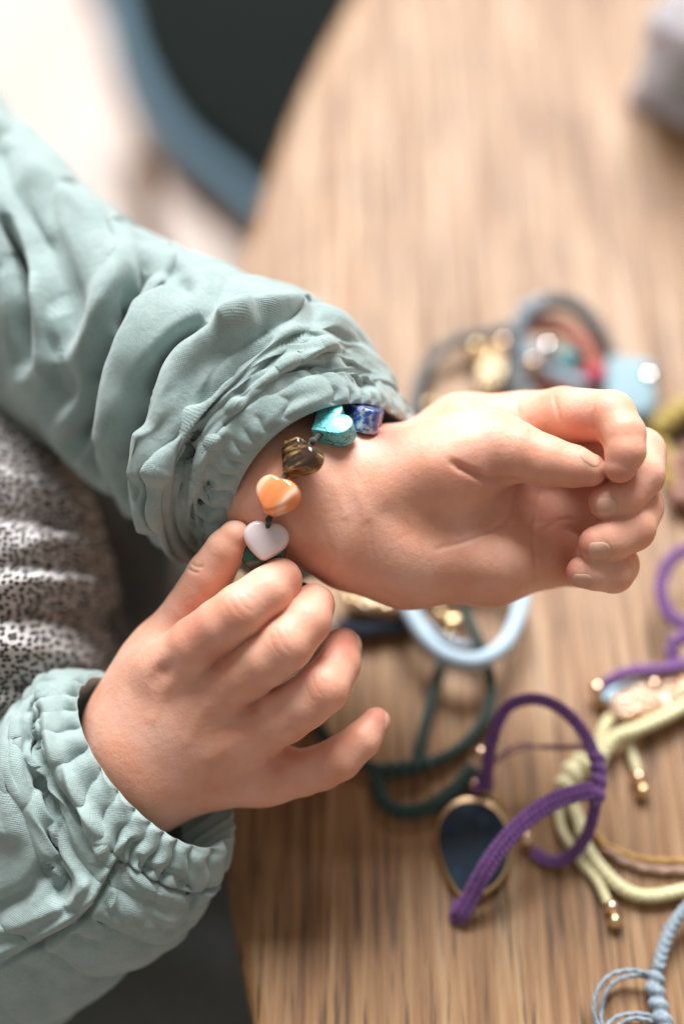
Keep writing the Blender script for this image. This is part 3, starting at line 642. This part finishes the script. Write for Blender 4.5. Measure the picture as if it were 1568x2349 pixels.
vein = t.ramp(vo.outputs['Distance'], [(0.012, (1, 1, 1)), (0.035, (0, 0, 0))]); vein = t.math('MULTIPLY', vein, t.ramp(t.noise(v, 240, 2), [(0.42, (0, 0, 0)), (0.52, (1, 1, 1))]))
t.l(t.mix(vein, t.mix(t.noise(v, 200, 2), (0.11, 0.52, 0.55), (0.17, 0.62, 0.64)), (0.02, 0.035, 0.035)), t.b.inputs['Base Color'])
m_tiger, t = stone('tiger_eye', 0.12); v = t.coords((180, 900, 180), rot=(0.3, 0.2, 0.9)); v2 = t.coords((1, 1, 1))
c = t.ramp(t.noise(v, 1.0, 4, 0.6), [(0.42, (0.022, 0.011, 0.005)), (0.53, (0.095, 0.042, 0.014)), (0.64, (0.40, 0.27, 0.10))]); c = t.mix(t.ramp(t.noise(v2, 190, 2), [(0.48, (0, 0, 0)), (0.58, (0.9, 0.9, 0.9))]), c, (0.045, 0.020, 0.012)); t.l(c, t.b.inputs['Base Color'])
m_peach, t = stone('peach_carnelian', 0.10, Transmission_Weight=0.10, Subsurface_Weight=0.6, Subsurface_Scale=0.003); v = t.coords((1, 1, 1), rot=(0, 0, 0.6))
wv_ = t.n('TexWave', Scale=34.0, Distortion=2.6, Detail=2.0); t.l(v, wv_.inputs['Vector'])
t.l(t.ramp(wv_.outputs['Fac'], [(0.35, (0.84, 0.27, 0.09)), (0.85, (0.87, 0.36, 0.15)), (1.0, (0.88, 0.58, 0.40))]), t.b.inputs['Base Color']); t.b.inputs['Subsurface Radius'].default_value = (1, .5, .3)
m_rose, t = stone('rose_quartz', 0.12, Transmission_Weight=0.12, Subsurface_Weight=0.7, Subsurface_Scale=0.004)
t.l(t.mix(t.noise(t.coords((1, 1, 1)), 170, 3), (0.74, 0.60, 0.60), (0.86, 0.78, 0.78)), t.b.inputs['Base Color']); t.b.inputs['Subsurface Radius'].default_value = (1, .8, .8)
m_mal, t = stone('malachite', 0.2)
t.l(t.ramp(t.noise(t.coords((300, 900, 300)), 1, 3), [(0.4, (0.001, 0.022, 0.014)), (0.6, (0.006, 0.085, 0.050))]), t.b.inputs['Base Color'])
def heart(c, tip, nrm, wid, thick, name, m, parent, lab, soft=0.5, n=72, hgt=1.0):
    nrm = vec(nrm); nrm /= np.linalg.norm(nrm); tip = vec(tip); tip = tip-nrm*(tip @ nrm); tip /= np.linalg.norm(tip); sd = np.cross(nrm, tip)
    a = np.linspace(0, 2*math.pi, n, endpoint=False)
    x = 16*np.sin(a)**3; y = -(13*np.cos(a)-5*np.cos(2*a)-2*np.cos(3*a)-np.cos(4*a))
    y = np.where(y > 0, y*0.86, y)                                # tip blunter than a card heart
    x = x/33*wid; y = (y-1.5)/33*wid*hgt
    kk = 0.56 if soft > 0.5 else 0.2; x = (1-kk)*x+kk*np.sin(a)*wid*0.5; y = (1-kk)*y-kk*(np.cos(a)-0.1)*wid*0.5
    O = np.stack([x, y], 1)*1.06; O = 0.5*O+0.25*(np.roll(O, 1, 0)+np.roll(O, -1, 0))
    h = thick/2; dm = 0.05+0.16*soft; prof = [(0.02, h*(1+dm)), (0.3, h*(1+dm*0.92)), (0.55, h*(1+dm*0.5))]
    r = soft
    for i in range(7):
        b = math.pi/2*i/6; prof.append((1-min(0.26, r*0.42)*(1-math.sin(b)), h-min(0.9, r*1.2)*h*(1-math.cos(b))))
    prof += [(1.0, 0.0)]
    prof = prof+[(s, -z) for s, z in prof[::-1][1:]]
    V = []
    for s, z in prof: V.append(np.asarray(c)+sd*(O[:, :1]*s)+tip*(O[:, 1:]*s)+nrm*z)
    V = np.vstack(V); k = len(prof)
    f = [(i*n+j, i*n+(j+1) % n, (i+1)*n+(j+1) % n, (i+1)*n+j) for i in range(k-1) for j in range(n)]
    f += [tuple(range(n))[::-1], tuple((k-1)*n+j for j in range(n))]
    V0, F0 = V, f
    o = link(name, V0, F0, m, parent); o['label'] = lab
    # outward check
    me = o.data; ctr = Vector(np.mean([v.co for v in me.vertices], axis=0))
    s = sum((p.center-ctr).dot(p.normal)*p.area for p in me.polygons)
    if s < 0: me.flip_normals()
    return o
br = thing('stone_bracelet', 'bracelet of small heart shaped stones knotted on dark thread, worn on the left wrist', 'bracelet', W(Q(680, 1100, 0)))
def on_skin(x, y, lift):
    g = camhit(x, y) or (W(Q(x, y, 4)), vec((0, 0, 1))); p, n = g; return p+n*lift
beads = [  # picture point, lift off the skin, tip direction, face direction, width, thickness
 ((834, 981), 2.6, (-0.96, 0.22, -0.1), (0.20, 0.95, 0.16), 11.6, 6.8, m_lapis, 'blue and white flecked lapis heart seen edge on', 0.25),
 ((757, 999), 3.4, (-0.80, -0.55, 0), (-0.22, 0.62, 0.76), 12.8, 5.6, m_turq, 'turquoise heart with black veins', 0.16),
 ((689, 1064), 3.6, (-0.62, -0.75, 0), (-0.62, 0.30, 0.72), 12.4, 6.0, m_tiger, 'brown and gold tiger eye heart', 0.42),
 ((646, 1134), 3.6, (-0.32, -0.93, 0), (-0.35, 0.28, 0.88), 11.9, 6.4, m_peach, 'translucent peach orange heart', 0.62),
 ((623, 1218), 3.8, (-0.12, -1.0, 0), (-0.05, 0.10, 1), 11.9, 6.6, m_rose, 'milky pale pink quartz heart', 0.7),
 ((612, 1279), 'q', (0.1, -1.0, -0.3), (-0.1, -0.2, 0.9), 12.0, 5.2, m_mal, 'dark green malachite heart between the fingertips', 0.5)]
pc = []
for (xy, lift, tip, nr, wd_, tk, m, lab, soft) in beads:
    c = pc[-1]+vec((-0.9, -5.6, -4.2)) if lift == 'q' else on_skin(xy[0], xy[1], lift); pc.append(c)
    heart(c, tip, nr, wd_, tk, 'heart_bead', m, br, lab, soft)
kn = [((795, 987), 3.2), ((714, 1031), 4.4), ((654, 1107), 4.4), ((631, 1180), 5.2)]
for xy, lift in kn:
    c = on_skin(xy[0], xy[1], lift); v, f = ball(c, 0.95, 14, (1, 1.25, 1)); link('knot', v, f, M_thread, br)
path = [pc[0]+vec((5, -4, -9)), pc[0]+vec((3, -1, -3)), pc[0], pc[1], on_skin(714, 1031, 3.6), pc[2], on_skin(654, 1107, 3.8), pc[3], on_skin(631, 1180, 4.4), pc[4], pc[5], W(Q(640, 1310, 4)), W(Q(690, 1340, 12)), W(Q(735, 1352, 26))]
v, f = cord(path, 0.8, 'twist'); link('thread', v, f, M_thread, br)
# ------------------------------------------------------------------ bracelets on the table
M_purple = cord_mat('purple_cord', (0.110, 0.032, 0.155), (0.210, 0.078, 0.285)); M_green = cord_mat('bottle_green_cord', (0.003, 0.020, 0.014), (0.008, 0.045, 0.032))
M_pale = cord_mat('pale_blue_cord', (0.36, 0.50, 0.60), (0.55, 0.68, 0.76)); M_yellow = cord_mat('pale_yellow_cord', (0.66, 0.58, 0.29), (0.84, 0.78, 0.50))
M_grey = cord_mat('blue_grey_cord', (0.19, 0.24, 0.29), (0.33, 0.39, 0.44)); M_dgrey = cord_mat('dark_grey_cord', (0.07, 0.075, 0.075), (0.15, 0.155, 0.16)); M_ochre = cord_mat('ochre_cord', (0.36, 0.18, 0.04), (0.58, 0.34, 0.09))
M_tan = cord_mat('tan_cord', (0.34, 0.20, 0.14), (0.48, 0.32, 0.24)); M_coral = mat('coral', (0.42, 0.13, 0.085), 0.45, Coat_Weight=0.2); M_red = mat('crimson', (0.50, 0.03, 0.07), 0.4, Coat_Weight=0.2); M_dusty = mat('dusty_pink_stone', (0.40, 0.20, 0.16), 0.55)
M_mauve = cord_mat('mauve_thread', (0.20, 0.07, 0.11), (0.30, 0.13, 0.18)); M_navy = cord_mat('navy_cord', (0.004, 0.011, 0.024), (0.010, 0.025, 0.05))
M_must = cord_mat('mustard_cord', (0.30, 0.20, 0.03), (0.46, 0.34, 0.08))
m_agate, t = stone('blue_agate', 0.5); t.b.inputs['Coat Weight'].default_value = 0.04; t.b.inputs['Specular IOR Level'].default_value = 0.2; v = t.coords((1, 1, 1))
t.l(t.ramp(t.noise(v, 65, 4, 0.55, 0.6), [(0.35, (0.006, 0.013, 0.022)), (0.52, (0.008, 0.028, 0.055)), (0.66, (0.016, 0.060, 0.105))]), t.b.inputs['Base Color'])
def druzy(name, c1, c2, metal=0.6):
    m = mat(name, c1, 0.3, metal); t = NT(m); v = t.coords((1, 1, 1)); n = t.n('TexVoronoi', Scale=520.0); t.l(v, n.inputs['Vector'])
    t.l(t.ramp(t.noise(v, 180, 3), [(0.4, c1), (0.6, c2)]), t.b.inputs['Base Color']); t.l(t.bump(n.outputs['Distance'], 1.0, 0.0012), t.b.inputs['Normal']); return m
M_druzy = druzy('gold_druzy', (0.78, 0.52, 0.26), (0.90, 0.72, 0.50)); M_peachdr = druzy('peach_gold_druzy', (0.80, 0.47, 0.29), (0.86, 0.60, 0.44), 0.35); M_bluetop = mat('pale_blue_crystal', (0.30, 0.45, 0.55), 0.25)
M_tealst = mat('teal_stone', (0.12, 0.30, 0.30), 0.2, Coat_Weight=0.5); M_paleblock = mat('pale_aqua_stone', (0.22, 0.33, 0.37), 0.65)
def tp(pts): return [T(*p) if len(p) == 3 else T(p[0], p[1], 2.0) for p in pts]
def strand(par, m, pts, r, style='braid', flat=1.0, name='cord', **kw):
    v, f = cord(tp(pts), r, style, flat, **kw); return link(name, v, f, m, par)
def beadat(par, m, x, y, h, r, name='gold_bead', sq=(1, 1, 0.92), n=18):
    v, f = ball(T(x, y, h), r, n, sq); return link(name, v, f, m, par)
def pebble(par, m, outline, h0, h1, name, bev=1.2, dome=0.3, tilt=None, sub=None):
    P = np.array([T(x, y, (h0+h1)/2)[:2] for x, y in outline]); P = catmull(P, 64, True)
    if np.sum(P[:, 0]*np.roll(P[:, 1], -1)-np.roll(P[:, 0], -1)*P[:, 1]) < 0: P = P[::-1]
    v, f = prism(P, h0, h1, bev, dome)
    if tilt:
        c = v.mean(0); R = np.array(Matrix.Rotation(tilt[0], 3, 'X') @ Matrix.Rotation(tilt[1], 3, 'Y')); v = (v-c) @ R.T+c; v[:, 2] += h0*0.98-v[:, 2].min()
    return link(name, v, f, m, sub if sub is not None else par)
def ribbon(par, m, pts, r, rows, gap, name='braid_strand', amp='knot'):
    P = catmull(np.array(tp(pts)), 120); tn = np.gradient(P, axis=0); tn /= np.linalg.norm(tn, axis=1)[:, None]; sd = np.cross(tn, (0, -0.5, 0.85)); sd /= np.linalg.norm(sd, axis=1)[:, None]
    for k in range(rows):
        o = (k-(rows-1)/2)*gap; v, f = cord(list(P+sd*o+[0, 0, -0.12*o*o]), r, amp); link(name, v, f, m, par)
# 1 purple braided bracelet with the dark blue agate slice
b1 = thing('agate_bracelet', 'purple braided bracelet with a dark blue agate slice in a gold rim', 'bracelet', T(1200, 1850))
ribbon(b1, M_purple, [(1118, 1812, 2), (1118, 1760, 10.9), (1130, 1690, 22.4), (1160, 1625, 27), (1220, 1603, 29.3), (1280, 1622, 29.3), (1330, 1670, 27), (1358, 1722, 24.7), (1370, 1775, 22.4), (1364, 1845, 17.8), (1345, 1915, 10.9), (1308, 1962, 4), (1262, 1976, 2.5), (1218, 1952, 2.5)], 1.12, 2, 1.45)
ribbon(b1, M_purple, [(1066, 2064, 0.9), (1050, 2094, 1.2), (1057, 2096, 4), (1082, 2050, 8.6), (1118, 1985, 15.5), (1165, 1920, 20.1), (1220, 1868, 22.4), (1280, 1832, 23.55), (1335, 1816, 24.7), (1362, 1812, 24.7)], 1.08, 3, 1.6)
strand(b1, M_mauve, [(1115, 1765, 8.6), (1170, 1728, 10.9), (1230, 1712, 13.2), (1345, 1710, 17.8)], 0.45, 'twist', name='thread'); strand(b1, M_mauve, [(1120, 1750, 8.6), (1190, 1708, 15.5), (1250, 1716, 13.2), (1350, 1718, 17.8)], 0.4, 'twist', name='thread')
strand(b1, M_purple, [(1362, 1722, 24.7), (1371, 1762, 23.55), (1370, 1812, 22.4), (1362, 1850, 20.1)], 2.35, 'knot', name='sliding_knot')
strand(b1, M_purple, [(1085, 1822, 3), (1100, 1790, 4), (1118, 1760, 6.3)], 1.8, 'braid')
for x, y, h in ((1102, 1728, 10.9), (1090, 1802, 3), (1207, 1922, 4)): beadat(b1, M_rosegold, x, y, h, 2.5)
ol = [(1075, 1830), (1125, 1842), (1160, 1880), (1172, 1930), (1168, 1985), (1143, 2030), (1102, 2058), (1062, 2064), (1032, 2030), (1010, 1980), (997, 1930), (1003, 1880), (1033, 1843)]
rimo = pebble(b1, M_gold, ol, 0.4, 4.0, 'gold_rim', 1.2)
c_ = np.array(ol).mean(0); pebble(b1, m_agate, c_+(np.array(ol)-c_)*0.91, 2.5, 4.5, 'agate_slice', 0.5)
# 2 purple bracelet at the right edge with a peach druzy stone
b2 = thing('druzy_bracelet', 'purple bracelet with a peach gold crystal stone, cut by the right edge of the picture', 'bracelet', T(1500, 1550))
strand(b2, M_purple, [(1375, 1590, 4), (1400, 1560, 8), (1450, 1540, 10), (1520, 1535, 10), (1590, 1520, 9)], 1.7)
strand(b2, M_purple, [(1548, 1535, 8), (1540, 1490, 10), (1560, 1465, 12), (1610, 1455, 14)], 2.2, 'knot', name='sliding_knot')
ribbon(b2, M_purple, [(1600, 1475, 13), (1575, 1440, 12), (1535, 1410, 12), (1515, 1360, 13), (1522, 1310, 14), (1548, 1275, 15), (1600, 1250, 14)], 1.3, 2, 1.7)
pebble(b2, M_peachdr, [(1385, 1600), (1420, 1572), (1480, 1558), (1540, 1552), (1600, 1560), (1570, 1610), (1510, 1640), (1440, 1655), (1400, 1640)], 1, 8, 'peach_crystal', 2.5, 1.0)
pebble(b2, M_bluetop, [(1378, 1600), (1410, 1572), (1450, 1560), (1490, 1556), (1470, 1570), (1420, 1590), (1395, 1612)], 5.5, 8.6, 'crystal_crust', 1.0)
beadat(b2, M_rosegold, 1370, 1580, 5, 2.7); beadat(b2, M_gold, 1376, 1606, 2.6, 2.5); beadat(b2, M_rosegold, 1500, 1570, 8, 2.3)
# 3 yellow bracelet
b3 = thing('yellow_bracelet', 'pale yellow cord bracelet with gold beads on its two tails', 'bracelet', T(1400, 1850))
strand(b3, M_yellow, [(1600, 1600, 5), (1530, 1640, 6), (1460, 1672, 6), (1410, 1690, 6), (1385, 1725, 5), (1370, 1760, 4)], 1.95, 'braid')
strand(b3, M_yellow, [(1400, 1640, 6), (1380, 1680, 6), (1365, 1740, 5), (1330, 1765, 4)], 1.6, 'braid')
strand(b3, M_yellow, [(1435, 1690, 3), (1445, 1720, 2), (1462, 1775, 2)], 1.25, 'braid', name='tail'); strand(b3, M_yellow, [(1345, 1738, 5), (1318, 1765, 5), (1298, 1800, 4.5), (1288, 1830, 4)], 3.3, 'knot', name='sliding_knot')
strand(b3, M_yellow, [(1300, 1825, 3), (1325, 1880, 3), (1345, 1945, 3), (1390, 2005, 3), (1440, 2045, 3), (1500, 2055, 3), (1600, 2035, 3)], 1.85, 'braid')
strand(b3, M_yellow, [(1278, 1830, 3), (1285, 1895, 2), (1305, 1935, 2), (1330, 1975, 2), (1368, 2020, 2), (1396, 2078, 2)], 1.4, 'braid', name='tail')
for x, y in ((1464, 1784), (1473, 1814), (1402, 2081), (1409, 2112)): beadat(b3, M_rosegold if y in (1784, 2081) else M_gold, x, y, 2.6, 2.3)
# 4 thin ochre and tan cords
b4 = thing('ochre_bracelet', 'thin ochre and tan cord bracelet curving to the right edge inside the yellow one', 'bracelet', T(1480, 1960))
strand(b4, M_ochre, [(1352, 1900, 2), (1390, 1938, 2), (1440, 1962, 2), (1500, 1974, 2), (1610, 1974, 2)], 0.95, 'twist'); strand(b4, M_tan, [(1380, 1940, 1.5), (1430, 1975, 1.5), (1500, 1995, 1.5), (1610, 1996, 1.5)], 1.2, 'twist')
# 5 blue grey macrame bracelet, bottom right corner
b5 = thing('macrame_bracelet', 'blue grey knotted bracelet with thin thread loops in the bottom right corner', 'bracelet', T(1500, 2250))
strand(b5, M_grey, [(1620, 2040, 8), (1575, 2080, 8), (1540, 2125, 7), (1518, 2180, 6), (1506, 2232, 5)], 1.75, 'braid')
strand(b5, M_grey, [(1506, 2225, 5), (1500, 2260, 4.5), (1508, 2300, 4), (1520, 2345, 4), (1540, 2400, 4)], 2.5, 'knot', name='sliding_knot')
for pts in ([(1502, 2238, 5), (1450, 2226, 7), (1400, 2236, 8), (1368, 2275, 7), (1362, 2330, 5), (1385, 2370, 3)], [(1500, 2246, 5), (1455, 2238, 4), (1410, 2252, 3), (1384, 2290, 2), (1378, 2345, 2), (1400, 2390, 2)],
            [(1512, 2335, 3), (1460, 2325, 3), (1410, 2335, 3), (1380, 2370, 3)], [(1508, 2345, 3), (1455, 2336, 5), (1420, 2352, 3), (1395, 2380, 3)]):
    strand(b5, M_grey, pts, 0.62, 'twist', name='thread_loop')
# 6 dark green bracelet
b6 = thing('green_bracelet', 'dark bottle green cord bracelet lying in loops beside the pinky finger', 'bracelet', T(980, 1700))
strand(b6, M_green, [(1060, 1395, 9), (1082, 1440, 9), (1108, 1500, 7), (1124, 1560, 5), (1120, 1630, 4), (1085, 1685, 3), (1040, 1725, 3), (985, 1750, 3), (930, 1762, 3), (868, 1768, 3)], 1.7, 'braid')
strand(b6, M_green, [(1020, 1470, 4), (1005, 1540, 4), (985, 1620, 4), (965, 1700, 4), (955, 1745, 4)], 1.6, 'braid')
strand(b6, M_green, [(990, 1748, 4), (930, 1762, 4), (860, 1770, 3)], 2.5, 'knot', name='sliding_knot')
strand(b6, M_green, [(868, 1768, 3), (866, 1805, 2.5), (885, 1845, 2.5), (930, 1862, 2.5), (985, 1850, 2.5), (1040, 1812, 2.5), (1088, 1755, 3)], 2.1, 'braid')
strand(b6, M_green, [(880, 1772, 3), (800, 1735, 3), (745, 1690, 3), (722, 1645, 3), (700, 1540, 4), (720, 1480, 4), (760, 1440, 4)], 1.7, 'braid')
# 7 pale blue cord ring
b7 = thing('pale_blue_bracelet', 'pale blue cord ring standing under the fist with a small gold charm inside', 'bracelet', T(1060, 1450))
strand(b7, M_pale, [(1060, 1320, 8), (1150, 1300, 11), (1195, 1350, 12), (1185, 1420, 12), (1150, 1485, 12), (1090, 1516, 12), (1020, 1502, 12), (965, 1450, 12), (935, 1380, 12), (960, 1320, 10)], 2.6, 'plain', closed=True)
strand(b7, M_grey, [(935, 1352, 6), (958, 1410, 6), (1000, 1455, 6), (1050, 1480, 6), (1100, 1480, 6)], 1.5, 'plain', name='inner_cord')
beadat(b7, M_gold, 1040, 1425, 3, 3.0, 'gold_charm', (1.2, 0.8, 0.6)); beadat(b7, M_gold, 1030, 1452, 2, 1.6); beadat(b7, M_gold, 1010, 1410, 2.5, 2.2); beadat(b7, M_silver, 1045, 1467, 2, 1.3)
# 8 gold stone on navy cord
b8 = thing('gold_stone_bracelet', 'bracelet with a rough gold crystal stone on a navy band, half hidden under the wrist', 'bracelet', T(860, 1400))
pebble(b8, M_druzy, [(785, 1350), (850, 1345), (910, 1362), (935, 1390), (915, 1412), (850, 1410), (800, 1400)], 3, 12, 'gold_crystal', 3, 1.5); strand(b8, M_navy, [(770, 1430, 3), (820, 1446, 4), (880, 1440, 4), (935, 1430, 4), (965, 1395, 4)], 2.7, 'plain')
pebble(b8, M_navy, [(800, 1405), (850, 1398), (925, 1400), (945, 1425), (880, 1440), (820, 1440)], 0.5, 5, 'navy_setting', 1.5)
# 9.. the heap beyond the hand
g1 = thing('dark_grey_bracelet', 'dark grey cord bracelet with gold beads and a gold stone beyond the fist', 'bracelet', T(1080, 850), 'heap of bracelets beyond the hand')
strand(g1, M_dgrey, [(950, 985, 4), (952, 920, 5), (968, 860, 6), (1005, 808, 7), (1060, 778, 8), (1120, 768, 8), (1168, 752, 7)], 2.2, 'braid')
beadat(g1, M_gold, 1094, 806, 5, 4.6); beadat(g1, M_rosegold, 1155, 795, 8, 4.4); beadat(g1, M_gold, 985, 935, 4, 3.4)
pebble(g1, M_druzy, [(1105, 830), (1140, 815), (1158, 840), (1152, 880), (1130, 905), (1100, 898), (1092, 862)], 2, 11, 'gold_stone', 2.5, 1.0)
strand(g1, M_dgrey, [(1180, 800, 4), (1190, 860, 4), (1200, 910, 4), (1230, 950, 4)], 5.0, 'braid', name='thick_band')
g2 = thing('blue_grey_bracelet', 'blue grey ring shaped bracelet standing on edge, topmost of the heap beyond the fist', 'bracelet', T(1290, 780), 'heap of bracelets beyond the hand')
strand(g2, M_grey, [(1205, 880, 4), (1188, 820, 8), (1188, 760, 14), (1210, 712, 18), (1255, 692, 20)], 3.0, 'braid', rend=1); strand(g2, M_dgrey, [(1240, 694, 20), (1290, 690, 20), (1335, 715, 18), (1368, 760, 14), (1388, 810, 8), (1396, 850, 4)], 2.9, 'braid')
strand(g2, M_grey, [(1190, 780, 10), (1225, 830, 10), (1280, 865, 9), (1350, 890, 8)], 3.2, 'braid')
beadat(g2, M_silver, 1256, 803, 14, 4.3, 'silver_bead'); beadat(g2, M_rosegold, 1222, 836, 11, 3.4); beadat(g2, M_tealst, 1300, 828, 7, 5.5, 'teal_bead')
g3 = thing('coral_bracelet', 'coral red beaded bracelet arching inside the blue grey ring', 'bracelet', T(1300, 820), 'heap of bracelets beyond the hand')
arc = catmull(np.array(tp([(1222, 748, 12), (1262, 742, 13), (1305, 762, 13), (1340, 796, 12), (1364, 840, 10)])), 13)
for k, p in enumerate(arc):
    v, f = ball(p, 3.6, 16, (1, 1, 0.9)); link('coral_bead', v, f, M_coral, g3)
v, f = ball(T(1362, 862, 9), 4.4, 16); link('crimson_bead', v, f, M_red, g3)
for p in catmull(np.array(tp([(1228, 868, 6), (1262, 885, 6), (1310, 905, 6)])), 6): v, f = ball(p, 3.6, 16); link('coral_bead', v, f, M_coral, g3)
v, f = cord(list(arc), 0.7, 'twist'); link('thread', v, f, M_thread, g3)
g4 = thing('aqua_stone', 'pale aqua block stone with a silver cap beside the fist', 'stone', T(1440, 900))
pebble(g4, M_paleblock, [(1385, 842), (1440, 836), (1492, 846), (1500, 900), (1492, 960), (1440, 975), (1390, 960)], 0.5, 12, 'polished_block', 3, 0.5); beadat(g4, M_silver, 1488, 872, 9, 4.5, 'silver_cap')
g5 = thing('mustard_bracelet', 'mustard yellow cord bracelet beside red beads at the right edge', 'bracelet', T(1550, 980))
strand(g5, M_must, [(1490, 1000, 4), (1530, 965, 6), (1570, 938, 7), (1640, 910, 7)], 4.0, 'braid'); strand(g5, M_navy, [(1500, 1010, 2), (1545, 985, 3), (1620, 950, 3)], 2.4, 'braid')
strand(g5, M_must, [(1505, 1010, 3), (1530, 1060, 3), (1540, 1110, 3), (1590, 1150, 3)], 3.0, 'braid')
g6 = thing('red_beads', 'string of dusty red round beads at the right edge beyond the fingers', 'beads', T(1560, 1090))
for x, y in ((1552, 1068), (1562, 1105), (1556, 1140), (1590, 1040), (1600, 1160)): v, f = ball(T(x, y, 5), 3.6, 18); link('bead', v, f, M_dusty, g6)
v, f = cord(tp([(1610, 1020, 5), (1590, 1040, 5), (1552, 1068, 5), (1562, 1105, 5), (1556, 1140, 5), (1600, 1160, 5)]), 0.8, 'twist'); link('thread', v, f, M_thread, g6)
